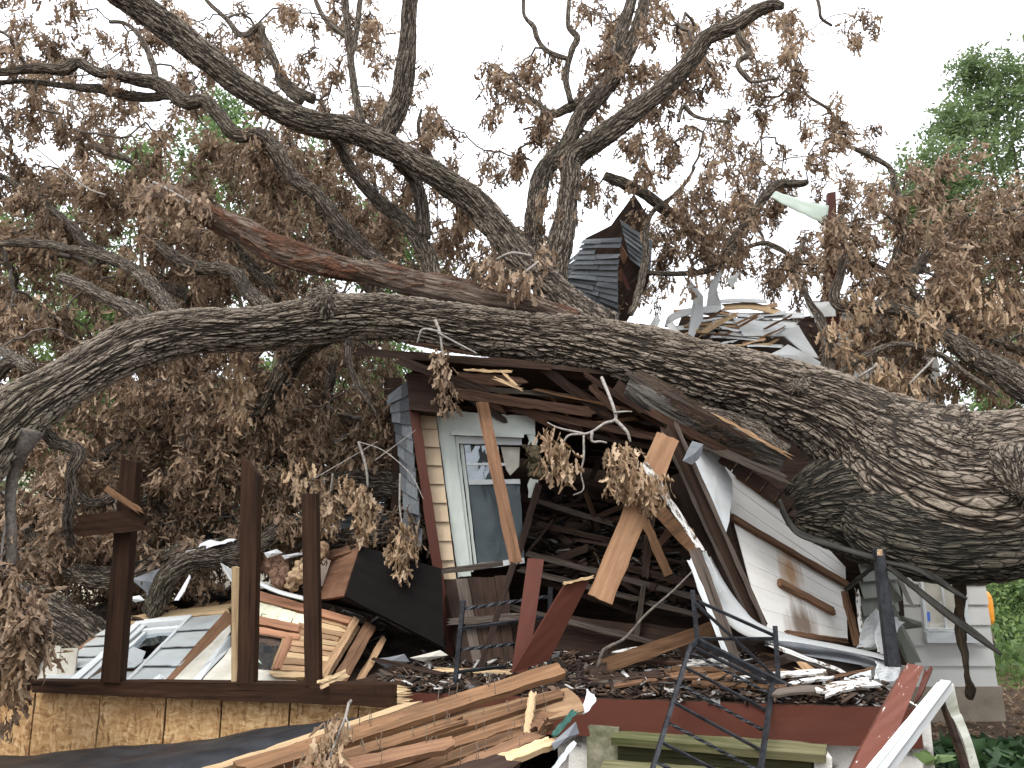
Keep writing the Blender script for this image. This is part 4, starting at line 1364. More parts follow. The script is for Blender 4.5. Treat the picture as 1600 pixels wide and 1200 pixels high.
green_tree('green bush low behind the withered leaves at left', (-8.2, 12.8, .3),
           blobs_px([(140, 650, 12.8, 60), (220, 680, 12.8, 60), (60, 720, 13, 70), (300, 740, 12.8, 80), (160, 780, 12.5, 90), (60, 830, 12.5, 90), (260, 830, 12.5, 80), (380, 800, 12.5, 70), (-20, 620, 13.5, 60), (450, 830, 12.5, 60)]),
           1.2, 'green', 120, .12, 26, name='leafy_bush', cat='bush')
green_tree('sunny yellow green shrub on the lawn right of the orange excavator', (9.0, 12.5, .2),
           blobs_px([(1590, 960, 12.5, 40), (1575, 925, 12.6, 26), (1605, 900, 12.7, 34), (1640, 960, 12.5, 50), (1580, 985, 12.3, 26), (1620, 1000, 12.3, 30)]),
           .5, 'greenpale', 110, .085, 27, name='leafy_shrub', cat='shrub')

# ---------------------------------------------------------------- porch deck and steps
ZD = float(P(925, 1083, 5.1)[2])          # height of the porch floor
def on_z(x, y, z):                         # point of the pixel ray at height z (used to find plan positions)
    a = P(x, y, 1.0)
    d = a - CAMP
    return CAMP + d * ((z - CAMZ) / d[2])


porch = thing('porch', 'red brown front porch floor and fascia in front of the crushed house, strewn with splinters', 'porch', (0.9, 5.6, 0))
fa, fb = on_z(380, 1074, ZD), on_z(1436, 1106, ZD)
fdir = unit(fb - fa)
fin = np.array([-fdir[1], fdir[0], 0])     # towards the house
slab4('porch_floor', fa + [0, 0, 0], fb, fb + fin * 3.2, fa + fin * 3.2, .05, M['darkwood'], porch, n=20, k=10)
slab4('fascia', fa - fin * .012 + [0, 0, -.215], fb - fin * .012 + [0, 0, -.215], fb - fin * .012 + [0, 0, -.004], fa - fin * .012 + [0, 0, -.004], .035, M['redpaint'], porch, n=30, k=3)
slab4('skirt_wall', on_z(1180, 1090, ZD) + fin * .03 + [0, 0, -.62], fb + fin * .03 + [0, 0, -.62], fb + fin * .03 + [0, 0, -.22], on_z(1180, 1090, ZD) + fin * .03 + [0, 0, -.22], .12, M['peel'], porch, n=16, k=6)
slab4('skirt_wall', on_z(870, 1082, ZD) + fin * .03 + [0, 0, -.62], on_z(990, 1085, ZD) + fin * .03 + [0, 0, -.62], on_z(990, 1085, ZD) + fin * .03 + [0, 0, -.22], on_z(870, 1082, ZD) + fin * .03 + [0, 0, -.22], .12, M['peel'], porch, n=8, k=4)
slab4('skirt_wall', fb + fin * .14 + [-.02, 0, -.62], fb + fin * 2.6 + [-.02, 0, -.62], fb + fin * 2.6 + [-.02, 0, -.05], fb + fin * .14 + [-.02, 0, -.05], .12, M['peel'], porch, n=12, k=4)

steps = thing('porch_steps', 'mossy wooden steps below the red porch fascia', 'steps', on_z(1120, 1160, 0.3) * np.array([1, 1, 0]))
q = Quad(P(955, 1152, 4.83), P(1290, 1180, 4.55), P(1292, 1163, 4.72), P(960, 1134, 5.0))
q.box('tread', M['mosstread'], steps, 0, 1, 0, 1, -.045, 0, n=16, k=4)
slab4('riser', P(965, 1154, 4.90), P(1268, 1178, 4.63), P(1268, 1258, 4.63), P(965, 1240, 4.90), .03, M['mossdark'], steps, n=12, k=5)
q = Quad(P(936, 1204, 4.62), P(1262, 1232, 4.36), P(1268, 1210, 4.6), P(945, 1186, 4.85))
q.box('tread', M['mosstread'], steps, 0, 1, 0, 1, -.045, 0, n=16, k=4)
slab4('riser', P(940, 1206, 4.68), P(1256, 1234, 4.42), P(1256, 1330, 4.42), P(940, 1300, 4.68), .03, M['mossdark'], steps, n=12, k=4)
slab4('cheek_wall', P(917, 1132, 4.95), P(967, 1137, 4.9), P(967, 1260, 4.9), P(917, 1250, 4.95), .5, M['moss'], steps, n=6, k=8)
slab4('cheek_wall', P(1272, 1180, 4.62), P(1300, 1184, 4.6), P(1300, 1280, 4.6), P(1272, 1270, 4.62), .5, M['peel'], steps, n=6, k=8)

# ---------------------------------------------------------------- loose litter of splinters on the porch and in the wreck (nobody could count it)
def litter(name, pts, mat, label, cat, smin=.015, smax=.12, seed=3, th=.006, upr=.35):
    r = np.random.default_rng(seed)
    N = len(pts)
    L = r.uniform(smin, smax, N) * r.uniform(.5, 1.6, N)
    W_ = L * r.uniform(.12, .6, N)
    a = r.uniform(0, 6.28, N)
    d = np.stack([np.cos(a), np.sin(a), r.normal(0, upr, N)], -1)
    d /= np.linalg.norm(d, axis=1, keepdims=True)
    up = np.array([0, 0, 1.0]) + r.normal(0, .35, (N, 3))
    s = np.cross(up, d)
    s /= np.linalg.norm(s, axis=1, keepdims=True)
    n = np.cross(d, s)
    c = np.array([[-1, -1, -1], [1, -1, -1], [1, 1, -1], [-1, 1, -1], [-1, -1, 1], [1, -1, 1], [1, 1, 1], [-1, 1, 1]], float)
    J = 1 + r.uniform(-.35, .35, (N, 8))
    V = pts[:, None] + (c[None, :, 0] * J * L[:, None] / 2)[..., None] * d[:, None] + (c[None, :, 1] * J * W_[:, None] / 2)[..., None] * s[:, None] + (c[None, :, 2] * th / 2)[..., None] * n[:, None]
    f = np.array([[0, 3, 2, 1], [4, 5, 6, 7], [0, 1, 5, 4], [1, 2, 6, 5], [2, 3, 7, 6], [3, 0, 4, 7]])
    F = (np.arange(N)[:, None, None] * 8 + f[None]).reshape(-1, 4)
    T = (c[None] * np.stack([L, W_, np.full(N, th)], -1)[:, None] / 2 + r.uniform(-30, 30, (N, 1, 3))).reshape(-1, 3)
    o = link_mesh(name, V.reshape(-1, 3), F, mat, T, np.repeat(r.random(N), 8))
    return stuff(o, label, cat)


def floor_pts(n, u0, u1, d0, d1, seed, hmax=.03, pw=1.0):
    r = np.random.default_rng(seed)
    u, d = r.uniform(u0, u1, n), d0 + (d1 - d0) * r.random(n) ** pw
    p = fa + (fb - fa) * u[:, None] + fin * d[:, None]
    p[:, 2] = ZD + r.uniform(0.002, hmax, n)
    return p


litter('wood_litter', np.vstack([floor_pts(5600, .2, .985, .0, 1.9, 1, .05, 1.3), floor_pts(500, .5, .98, .02, .5, 2, .10)]), M['chip'],
       'dark splinters, shingle bits and white paint chips strewn over the porch floor', 'debris', .008, .07)

# heap of earth and wreckage under the left rubble
def heap(name, cx, cy, rx, ry, h, label, seed, mat='dirt', z0=0.0):
    n, m = 60, 40
    xs, ys = np.linspace(-1, 1, n), np.linspace(-1, 1, m)
    X, Y = np.meshgrid(xs, ys, indexing='ij')
    Zz = np.zeros_like(X)
    for i in range(n):
        for j in range(m):
            e = max(0, 1 - (abs(X[i, j]) ** 3 + abs(Y[i, j]) ** 3))
            Zz[i, j] = h * e ** .5 * (1 + .25 * mnoise.noise(Vector((X[i, j] * 4 + seed, Y[i, j] * 4, 0)))) + .06 * mnoise.noise(Vector((X[i, j] * 14, Y[i, j] * 14, seed))) * (e > 0)
    V = np.stack([cx + X * rx, cy + Y * ry, z0 + Zz - .05], -1).reshape(-1, 3)
    ii, jj = np.meshgrid(np.arange(n - 1), np.arange(m - 1), indexing='ij')
    F = np.stack([ii * m + jj, (ii + 1) * m + jj, (ii + 1) * m + jj + 1, ii * m + jj + 1], -1).reshape(-1, 4)
    o = link_mesh(name, V, F, M[mat], V, None, None, None, True)
    stuff(o, label, 'debris')
    return X * rx + cx, Y * ry + cy, Zz + z0


hx, hy, hz = heap('rubble_heap', -2.3, 7.75, 2.7, 1.95, 1.0, 'dark heap of earth and rubble behind the leaning stud frame', 3)
r_ = np.random.default_rng(8)
k_ = r_.integers(0, hx.size, 900)
hp = np.stack([hx.ravel()[k_], hy.ravel()[k_], hz.ravel()[k_] - .03], -1) + r_.normal(0, .03, (900, 3)) * [1, 1, .3]
litter('rubble_litter', hp[hz.ravel()[k_] > .2], M['chip'], 'broken wood bits and grey shingle bits scattered over the dark rubble heap', 'debris', .04, .22, 9)

# ---------------------------------------------------------------- the crushed house
house = thing('crushed_house', 'crushed wooden house with a smashed white window and dark open interior under the trunk', 'house', (1.2, 6.9, 0))
# dark shell of the gutted room behind everything
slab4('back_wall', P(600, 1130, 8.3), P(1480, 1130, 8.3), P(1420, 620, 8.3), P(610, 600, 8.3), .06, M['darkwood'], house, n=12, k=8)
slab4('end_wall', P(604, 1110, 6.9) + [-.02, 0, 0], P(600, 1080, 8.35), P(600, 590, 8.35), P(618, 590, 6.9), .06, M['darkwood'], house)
# roof deck: boards seen from below, and its rafters
rq = Quad(P(640, 552, 6.25), P(1085, 596, 6.25), P(1120, 760, 8.2), P(640, 690, 8.2))
for k in range(13):
    v0 = k / 13
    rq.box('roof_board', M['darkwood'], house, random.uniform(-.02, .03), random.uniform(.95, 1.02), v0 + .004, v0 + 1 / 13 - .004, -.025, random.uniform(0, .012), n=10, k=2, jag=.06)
# wall corner: red post, beige shingles, white window trim
pb('corner_post', (647, 640, 6.42), (704, 1026, 6.42), 15, .1, M['redpaint'], house, n=14, jag=(.02, .01))
g = lap_geo([[P(692, 904, 6.5), P(713, 903, 6.5)], [P(655, 640, 6.55), P(680, 641, 6.55)]], 9, nu=4, lip=.02, wob=.008)
o = g.obj('shingle_strip', M['beige'], house)
slab4('wall_panel', P(690, 905, 6.56), P(716, 905, 6.56), P(683, 641, 6.6), P(652, 640, 6.6), .05, M['darkwood'], house)
g = shingle_geo([[P(637, 850, 6.6), P(662, 850, 6.45)], [P(622, 700, 6.6), P(648, 720, 6.45)], [P(606, 618, 6.6), P(640, 592, 6.45)]], 11, .22, lip=.012, loose=.03)
g.obj('shingle_side', M['shingle'], house)
slab4('eave_box', P(634, 582, 6.25), P(690, 588, 6.25), P(690, 645, 6.25), P(640, 640, 6.25), .25, M['darkwood'], house)
wq = Quad(P(716, 902, 6.58), P(846, 884, 6.62), P(838, 652, 6.68), P(681, 642, 6.62))
frame = wq.box('window_frame', M['trimwhite'], house, 0, .155, 0, 1, 0, .045, n=4, k=16, along='v')
wq.box('frame_head', M['trimwhite'], frame, .155, .98, .872, 1, 0, .045, n=16, k=3)
wq.box('frame_side', M['trimwhite'], frame, .90, .985, .45, .872, 0, .04, n=3, k=10, along='v', jag=.02)
wq.box('drip_cap', M['trimwhite'], frame, .13, .86, .845, .872, .045, .075, n=10, k=1)
wq.box('inner_casing', M['trimwhite'], frame, .155, .19, .02, .845, -.02, .025, n=3, k=12, along='v')
wq.box('inner_casing', M['white'], frame, .19, .84, .80, .845, -.02, .025, n=10, k=2)
sash = wq.box('window_sash', M['trimwhite'], house, .20, .235, .03, .80, -.05, -.015, n=2, k=12, along='v')
wq.box('meeting_rail', M['white'], sash, .245, .80, .545, .575, -.045, -.015, n=8, k=1)
wq.box('muntin', M['white'], sash, .245, .66, .665, .682, -.045, -.02, n=8, k=1)
wq.box('lower_muntin', M['greysiding'], sash, .245, .80, .17, .182, -.06, -.045, n=8, k=1)
wq.box('bottom_rail', M['white'], sash, .245, .80, .03, .065, -.045, -.015, n=8, k=1)
wq.box('upper_pane', M['glassbright'], sash, .245, .60, .575, .80, -.034, -.030, n=6, k=4, jit=.001)
wq.box('lower_pane', M['glass'], sash, .245, .80, .06, .545, -.036, -.032, n=6, k=6, jit=.001)
poly_slab('broken_pane', [wq.pt(.62, .79, -.03), wq.pt(.82, .79, -.03), wq.pt(.80, .66, -.02), wq.pt(.70, .60, -.03), wq.pt(.66, .64, -.03)], .004, M['drywall'], sash)
# dark board panelling and batten below the window
dq = Quad(P(722, 1042, 6.05), P(804, 1040, 6.2), P(792, 900, 6.5), P(690, 905, 6.45))
for k in range(5):
    dq.box('panel_board', M['greywood'] if k in (1,) else M['darkwood'], house, k / 5 + .006, (k + 1) / 5 - .006, random.uniform(-.02, .02), random.uniform(.97, 1.01), -.03, random.uniform(0, .012), n=2, k=8, along='v')
# the collapsed stair-like floor: joists, uprights and earth
eq = Quad(P(840, 900, 6.85), P(1080, 955, 6.7), P(1035, 800, 7.6), P(836, 770, 7.6))
slab4('floor_earth', eq.pt(0, 0), eq.pt(1.05, 0), eq.pt(1.05, 1), eq.pt(0, 1), .06, M['dirt'], house, n=20, k=12, jit=.02)
r_ = np.random.default_rng(4)
ep = np.array([eq.pt(a, b, .025) for a, b in r_.random((1100, 2))])
for (p, q, wd, mt) in [((836, 782, 7.2), (955, 818, 7.2), 8, 'greywood'), ((838, 818, 7.0), (985, 852, 7.0), 9, 'darkwood'), ((822, 864, 6.72), (1092, 935, 6.6), 9, 'greywood'), ((812, 889, 6.7), (1092, 962, 6.58), 8, 'greywood'),
                       ((789, 946, 6.6), (1060, 1014, 6.5), 9, 'greywood'), ((700, 972, 6.15), (822, 962, 6.3), 10, 'greywood'), ((836, 905, 6.9), (1080, 985, 6.8), 9, 'darkwood'),
                       ((860, 740, 7.5), (1010, 775, 7.5), 9, 'darkwood'), ((850, 700, 7.8), (1020, 740, 7.8), 8, 'darkwood')]:
    pb('joist', p, q, wd, .06, M[mt], house, n=12, jag=(.03, .03), bow=random.uniform(-.02, .02))
for (p, q, wd, mt) in [((1006, 914, 6.6), (994, 994, 6.55), 8, 'greywood'), ((1012, 838, 6.9), (1008, 905, 6.7), 11, 'darkwood'), ((842, 756, 6.6), (806, 880, 6.5), 11, 'darkwood'), ((880, 630, 7.6), (866, 900, 7.4), 12, 'darkwood')]:
    pb('upright', p, q, wd, .05, M[mt], house, n=8, jag=(.02, .02))
litter('interior_litter', ep, M['chipshade'], 'dark splinters and earth on the collapsed floor inside the wreck', 'debris', .04, .26, 12)

r_ = np.random.default_rng(17)
for k in range(34):                                     # tangle of dark lath lying through the open room
    a, b = r_.uniform(.0, 1.0, 2), None
    ang = r_.normal(.15, .45)
    L = r_.uniform(.35, 1.1)
    c = eq.pt(a[0], a[1], r_.uniform(.02, .22))
    d = unit(np.array([math.cos(ang), r_.normal(0, .3), -math.sin(ang)]))
    board('broken_lath', c - d * L / 2, c + d * L / 2, r_.uniform(.02, .07), .02, M['darkwood' if k % 3 else 'roofwood'], house, n=6, k=2, jag=(.05, .05), bow=r_.uniform(-.03, .03))
for k in range(30):                                     # splintered roof lath packed up under the trunk
    x, y = r_.uniform(690, 1060), 0
    y = 575 + (x - 690) * .18 + r_.uniform(-10, 50)
    ang = r_.normal(.28, .30)
    L = r_.uniform(50, 170)
    Yq = r_.uniform(6.3, 6.9)
    pb('roof_lath', (x - L / 2 * math.cos(ang), y - L / 2 * math.sin(ang), Yq), (x + L / 2 * math.cos(ang), y + L / 2 * math.sin(ang), Yq + .1), r_.uniform(3, 11), .02, M['roofwood' if k % 3 else 'planks'] if k % 8 else M['greywood'], house, n=6, k=2, jag=(.06, .06))
slab4('floor_shade_panel', P(800, 1064, 6.62), P(1120, 1070, 6.5), P(1110, 985, 6.6), P(800, 955, 6.7), .04, M['darkwood'], house, n=10, k=4, jit=.008)  # added dark panel, stands in for the deep shade under the joists
# white boarded side wall leaning at right
wl = [P(1192, 985, 5.95), P(1324, 1004, 6.55), None, P(1120, 715, 6.55)]
wn_ = unit(np.cross(wl[1] - wl[0], wl[3] - wl[0]))
wn_ = -wn_ if wn_[1] > 0 else wn_
wl[2] = on_plane(1320, 872, wl[0], wn_)
stA, stB = on_plane(1040 + 555 / 2.857, 780 + 320 / 2.857, wl[0], wn_), on_plane(1040 + 610 / 2.857, 780 + 560 / 2.857, wl[0], wn_)
M['wallwhite'] = m_wallstain([(stA, .13, .20, (.38, .19, .055)), (stB, .17, .17, (.13, .075, .04))])
g = lap_geo([[wl[0], wl[1]], [wl[3], wl[2]]], 8, nu=20, lip=.003, wob=.002)
wallp = g.obj('white_wall', M['wallwhite'], house)
slab4('wall_backing', wl[0] + [0, .03, 0], wl[1] + [0, .03, 0], wl[2] + [0, .03, 0], wl[3] + [0, .03, 0], .03, M['darkwood'], house)
sq = Quad(P(1344, 1015, 6.75), P(1402, 1005, 6.95), P(1400, 830, 7.1), P(1340, 830, 6.9))
slab4('gap_shade', P(1300, 1030, 7.0), P(1420, 1040, 7.12), P(1400, 800, 7.15), P(1300, 800, 7.0), .03, M['darkwood'], house)  # dark slab added in place of the shade inside this gap
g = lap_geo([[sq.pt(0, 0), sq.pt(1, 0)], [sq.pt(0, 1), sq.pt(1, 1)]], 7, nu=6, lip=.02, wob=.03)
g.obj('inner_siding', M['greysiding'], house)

# ---------------------------------------------------------------- intact rear part of the house at the right, white lap siding on a concrete base
rear = thing('white_sided_house', 'white lap sided house end with a window and tan concrete base, right of the wreck', 'house', (4.6, 7.3, 0))
YR = 7.25
br, bl_ = P(1557, 1070, YR), P(1405, 1068, YR)
wallw = br[0] - bl_[0]
zt = 4.3
xr = br[0]
g = lap_geo([[np.array([xr - 1.35, YR, br[2]]), np.array([xr, YR, br[2]])], [np.array([xr - 1.35, YR, br[2] + 1.76]), np.array([xr, YR, br[2] + 1.76])]], 10, nu=6, lip=.02, wob=.002)
g.obj('siding', M['siding'], rear)
link_mesh('wall_core', *[(lambda v, f: (v, f))(np.array([[x, y, z] for x in (xr - 1.34, xr - .004) for y in (YR + .02, YR + 4.2) for z in (0, br[2] + 1.75)]), [(0, 1, 3, 2), (4, 6, 7, 5), (0, 4, 5, 1), (2, 3, 7, 6), (1, 5, 7, 3), (0, 2, 6, 4)])][0], M['siding'], None, None, None, rear)
fq = Quad(np.array([xr - 1.34, YR - .03, -.1]), np.array([xr + .03, YR - .03, -.1]), np.array([xr + .03, YR - .03, br[2] - .01]), np.array([xr - 1.34, YR - .03, br[2] - .01]))
fq.box('foundation', M['concrete'], rear, 0, 1, 0, 1, -3.9, 0, n=12, k=5)
w0, w1 = P(1441, 988, YR), P(1504, 900, YR)
wq2 = Quad(np.array([w0[0], YR - .03, w0[2]]), np.array([w1[0], YR - .03, w0[2]]), np.array([w1[0], YR - .03, w1[2]]), np.array([w0[0], YR - .03, w1[2]]))
wf = wq2.box('window_frame', M['white'], rear, 0, .07, 0, 1, -.02, .03, along='v')
wq2.box('jamb', M['white'], wf, .82, .97, 0, 1, -.02, .03, along='v')
wq2.box('mullion', M['white'], wf, .46, .51, .06, 1, -.02, .015, along='v')
wq2.box('sill', M['white'], wf, -.02, 1.15, -.16, .02, -.01, .06, n=6, k=2)
wq2.box('stool', M['white'], wf, .02, 1.0, .03, .08, -.01, .05, n=6, k=1)
wq2.box('pane', M['drywall'], rear, .07, .82, .02, 1, -.015, -.008)
wq2.box('sticker', M['sticker'], rear, .10, .17, .20, .36, -.007, -.004, n=1, k=1)
# upper storey wall glimpsed between the leaves, and the slate grey gable
g = lap_geo([[P(1285, 650, 9.2), P(1480, 660, 9.2)], [P(1270, 470, 9.2), P(1450, 470, 9.2)]], 9, nu=8, lip=.02, wob=.01)
g.obj('upper_siding', M['siding'], rear)
slab4('upper_wall', P(1040, 660, 9.3), P(1480, 665, 9.3), P(1440, 470, 9.3), P(1070, 520, 9.3), .05, M['darkwood'], rear)
slab4('rafter_stub', P(1286, 505, 9.1), P(1312, 505, 9.1), P(1306, 299, 9.1), P(1294, 301, 9.1), .06, M['redpaint'], rear, jag=(0, .0))

slate = thing('torn_roof', 'torn slate grey shingled gable roof sticking up behind the trunk', 'roof', P(960, 520, 8.6) * np.array([1, 1, 0]) + [0, 0, 1.5])
g = shingle_geo([[P(896, 462, 8.6), P(968, 500, 8.5)], [P(892, 428, 8.6), P(966, 432, 8.3)], [P(912, 374, 8.6), P(972, 371, 8.4)]], 14, .22, lip=.014, loose=.045, miss=.04)
g.obj('shingle_slope', M['shingle'], slate)
g = shingle_geo([[P(984, 404, 8.75), P(1016, 430, 8.7)], [P(968, 342, 8.75), P(1020, 378, 8.7)]], 7, .24, lip=.012, loose=.04)
g.obj('shingle_slope', M['shingle'], slate)
g = shingle_geo([[P(875, 470, 8.7), P(910, 490, 8.6)], [P(885, 410, 8.7), P(920, 380, 8.6)]], 9, .24, lip=.012, loose=.05)
g.obj('shingle_slope', M['shingle'], slate)
poly_slab('gable_board', [P(955, 352, 8.9), P(990, 304, 8.9), P(1015, 340, 8.9), P(1014, 440, 8.9), P(975, 510, 8.9), P(890, 480, 8.9), P(915, 372, 8.9)], .08, M['darkwood'], slate)
poly_slab('insulation_tuft', [P(970, 382, 8.4), P(980, 400, 8.35), P(974, 412, 8.4), P(968, 400, 8.4)], .03, M['brownwood'], slate)
poly_slab('insulation_tuft', [P(958, 422, 8.4), P(970, 420, 8.35), P(972, 440, 8.4), P(960, 436, 8.4)], .03, M['brownwood'], slate)
pb('rafter', (966, 414, 8.4), (982, 452, 8.4), 6, .04, M['redpaint'], slate, jag=(.03, .03))
pb('rafter', (990, 306, 8.8), (1014, 345, 8.8), 5, .05, M['darkwood'], slate)

# ---------------------------------------------------------------- heap of torn white siding behind the trunk
SG = 'torn siding strips heaped behind the trunk'
slab4_o = slab4('hollow_shade_slab', P(1040, 560, 8.4), P(1320, 610, 8.4), P(1300, 505, 8.7), P(1065, 495, 8.7), .3, M['darkwood'], rear)  # dark slab added to give the shaded hollow behind the strips


def strip(label, path, wpx, mat='rubblewhite', Yoff=.12, nm='siding_strip', group=SG, **kw):
    """curled sheet following a pixel path (px,py,Y); width in pixels, leaning back by Yoff"""
    a, b = [], []
    for k, (x, y, Y) in enumerate(path):
        p0, p1 = path[max(0, k - 1)], path[min(len(path) - 1, k + 1)]
        d = unit(np.array([p1[0] - p0[0], p1[1] - p0[1]]))
        wv = wpx[k] if isinstance(wpx, (list, tuple)) else wpx
        nx, ny = -d[1] * wv / 2, d[0] * wv / 2
        a.append(P(x - nx, y - ny, Y + Yoff))
        b.append(P(x + nx, y + ny, Y))
    o = sheet(nm, [b, a], .004, M[mat], None, nu=max(12, len(path) * 5), nv=4, **kw)
    return tag(o, label, 'siding', group)


strip('curled white strip arching over the left end of the rubble behind the trunk', [(1043, 512, 8.1), (1049, 497, 8.1), (1072, 488, 8.1), (1100, 484, 8.1), (1128, 482, 8.1)], 11, torn=.15)
strip('pale board on the very top of the white rubble behind the trunk', [(1122, 471, 8.3), (1160, 469, 8.3), (1198, 471, 8.3)], 6, 'rubblewhite', torn=.2)
strip('yellowish splintered lath second from the top of the white rubble', [(1128, 480, 8.25), (1175, 478, 8.25), (1222, 490, 8.2)], 11, 'yellow', nm='splintered_lath', torn=.3)
strip('narrow white strip across the middle of the white rubble', [(1118, 490, 8.2), (1165, 492, 8.2), (1208, 497, 8.2)], 6, 'siding', torn=.2)
strip('long white strip running right from the rubble under the brown leaves', [(1114, 500, 8.1), (1180, 503, 8.1), (1248, 505, 8.1)], 8, 'siding', torn=.2)
strip('short yellow stick across the left end of the white rubble', [(1086, 520, 8.0), (1108, 509, 8.0), (1130, 500, 8.0)], 6, 'yellow', nm='splintered_lath')
strip('dark red stick standing among the white rubble', [(1106, 534, 8.0), (1118, 520, 8.0), (1126, 510, 8.0)], 5, 'redpaint', nm='splintered_lath')
strip('tan lath low in the dark hollow of the white rubble', [(1160, 538, 7.9), (1176, 532, 7.9), (1196, 528, 7.9)], 6, 'paleplank', nm='splintered_lath')
strip('thin white lath low in the dark hollow of the white rubble', [(1166, 539, 7.85), (1190, 539, 7.85), (1224, 541, 7.85)], 5, torn=.2)
strip('white strip bent down the left side of the rubble behind the trunk', [(1046, 505, 8.0), (1054, 515, 7.9), (1062, 526, 7.85)], 10, 'siding', torn=.1)


def shard(label, pts, Y, mat='rubblewhite', nm='siding_shard', bend=.03, group=SG):
    o = poly_slab(nm, [P(x, y, Y + dy) for x, y, dy in pts], .005, M[mat], bend=bend)
    return tag(o, label, 'siding', group)


shard('large torn white panel hanging right across the rubble behind the trunk', [(1145, 496, .1), (1248, 509, .1), (1280, 560, -.1), (1262, 556, -.1), (1226, 525, -.05), (1162, 525, -.05)], 8.0)
shard('lower white panel meeting the trunk at the right end of the rubble', [(1204, 553, -.1), (1231, 538, 0), (1286, 568, 0), (1275, 582, -.1), (1240, 570, -.1)], 7.8)
shard('tall curved white shard at the left end of the rubble behind the trunk', [(1071, 433, .1), (1086, 446, .05), (1099, 463, 0), (1099, 498, -.05), (1084, 527, -.1), (1075, 522, -.1), (1083, 470, 0)], 8.0, bend=.06)
shard('pointed white shard standing up behind the white rubble', [(1130, 417, .1), (1119, 458, 0), (1127, 476, 0), (1103, 482, 0), (1109, 445, .05)], 8.3)
shard('small pale shard stuck in the leaves above the white rubble', [(1136, 436, 0), (1157, 424, .1), (1150, 440, 0), (1143, 451, -.05)], 8.4)
shard('grey white shard low at the left end of the rubble', [(1100, 526, 0), (1128, 512, .1), (1122, 505, .1), (1096, 520, 0)], 8.05)
shard('white panel half hidden by leaves right of the rubble', [(1258, 474, .1), (1304, 470, .1), (1306, 494, 0), (1268, 496, 0)], 8.2)
shard('pale wedge of siding leaning between trunk and leaves', [(1016, 507, 0), (1026, 490, .1), (1032, 500, 0), (1024, 516, -.1)], 7.6)
for k in range(14):
    x, y = random.uniform(1048, 1190), random.uniform(474, 524)
    L = random.uniform(40, 95)
    Yk = 8.35 - (y - 474) * .008
    strip('flattened pale siding layer in the stack of white rubble behind the trunk', [(x, y, Yk), (x + L * .5, y + random.uniform(-5, 3), Yk), (x + L, y + random.uniform(-4, 9), Yk - .05)], random.uniform(4, 9), random.choice(['rubblewhite', 'rubblewhite', 'siding', 'paleplank']), nm='siding_layer', group='flattened siding layers in the white rubble', torn=.2)
for k in range(16):
    x, y = random.uniform(1052, 1215), random.uniform(505, 545)
    a = random.uniform(-.55, .25)
    L = random.uniform(25, 70)
    o = pb('splintered_lath', (x, y, 7.95 + .1 * random.random()), (x + L * math.cos(a), y + L * math.sin(a), 7.9), random.uniform(2, 5), .015, M[random.choice(['yellow', 'sheet', 'sheet', 'paleplank', 'planks'])], None, jag=(.04, .04), n=5)
    tag(o, 'thin splintered lath jammed among the white siding heaped behind the trunk', 'lath', 'thin laths in the white rubble')
fl = sheet('flashing_strip', [[P(1206, 309, 8.8), P(1235, 325, 8.8), P(1262, 337, 8.75), P(1292, 350, 8.7)], [P(1203, 297, 8.9), P(1232, 304, 8.9), P(1262, 314, 8.85), P(1295, 322, 8.8)]], .004, M['flash'], None, nu=20, nv=5, crumple=.03, cfreq=4)
tag(fl, 'pale green metal flashing strip sticking out against the sky at upper right', 'flashing')

# ---------------------------------------------------------------- loose timbers of the wreck
def timber(name, label, p, q, wpx, t, mat, cat='plank', group=None, **kw):
    o = pb(name, p, q, wpx, t, M[mat], None, **kw)
    return tag(o, label, cat, group)


def quadtimber(name, label, cs, t, mat, cat='plank', group=None, **kw):
    o = slab4(name, *[P(*c) for c in cs], t, M[mat], None, **kw)
    return tag(o, label, cat, group)


RG = 'broken roof boards under the trunk'
timber('roof_beam', 'long dark beam poking out left just below the trunk', (553, 549, 6.15), (860, 572, 6.2), 12, .06, 'darkwood', 'beam', RG, n=14, jag=(.05, .02), bow=.02)
timber('roof_beam', 'dark beam slanting down right under the left roof edge', (622, 562, 6.1), (760, 612, 6.1), 14, .06, 'darkwood', 'beam', RG, jag=(.03, .03))
timber('roof_board', 'thick board with notched lower edge above the white window head', (717, 615, 5.98), (928, 645, 6.0), 15, .05, 'roofwood', 'board', RG, n=14, jag=(.02, .06), twist=.2)
timber('roof_board', 'long slanting board running from the window head to the bright plank', (793, 638, 6.05), (1030, 684, 6.02), 11, .05, 'roofwood', 'board', RG, n=14, jag=(.08, .03))
timber('roof_board', 'short brown board high under the trunk above the notched board', (716, 590, 6.15), (818, 597, 6.15), 16, .04, 'roofwood', 'board', RG, jag=(.02, .05))
timber('roof_board', 'thin ragged lath along the underside of the trunk at left', (640, 536, 6.05), (735, 552, 6.05), 6, .03, 'roofwood', 'board', RG, jag=(.06, .1))
timber('roof_lath', 'straight pale splinter lying under the trunk above the notched board', (728, 578, 6.0), (800, 581, 6.0), 4, .02, 'yellow', 'splinter', RG, jag=(.05, .02))
timber('roof_lath', 'slanting pale splinter pointing down right under the trunk', (773, 591, 5.95), (817, 609, 5.95), 5, .02, 'yellow', 'splinter', RG, jag=(.05, .02))
timber('roof_lath', 'short pale splinter crossing the slanting one under the trunk', (783, 580, 5.97), (806, 601, 5.97), 4, .02, 'yellow', 'splinter', RG, jag=(.03, .02))
timber('rafter', 'dark rafter slanting down across the roof underside', (842, 570, 6.3), (962, 660, 6.5), 15, .08, 'darkwood', 'rafter', RG)
timber('roof_lath', 'notched lath end pointing up left below the trunk', (921, 602, 5.95), (966, 645, 5.95), 12, .03, 'roofwood', 'splinter', RG, jag=(.02, .02))
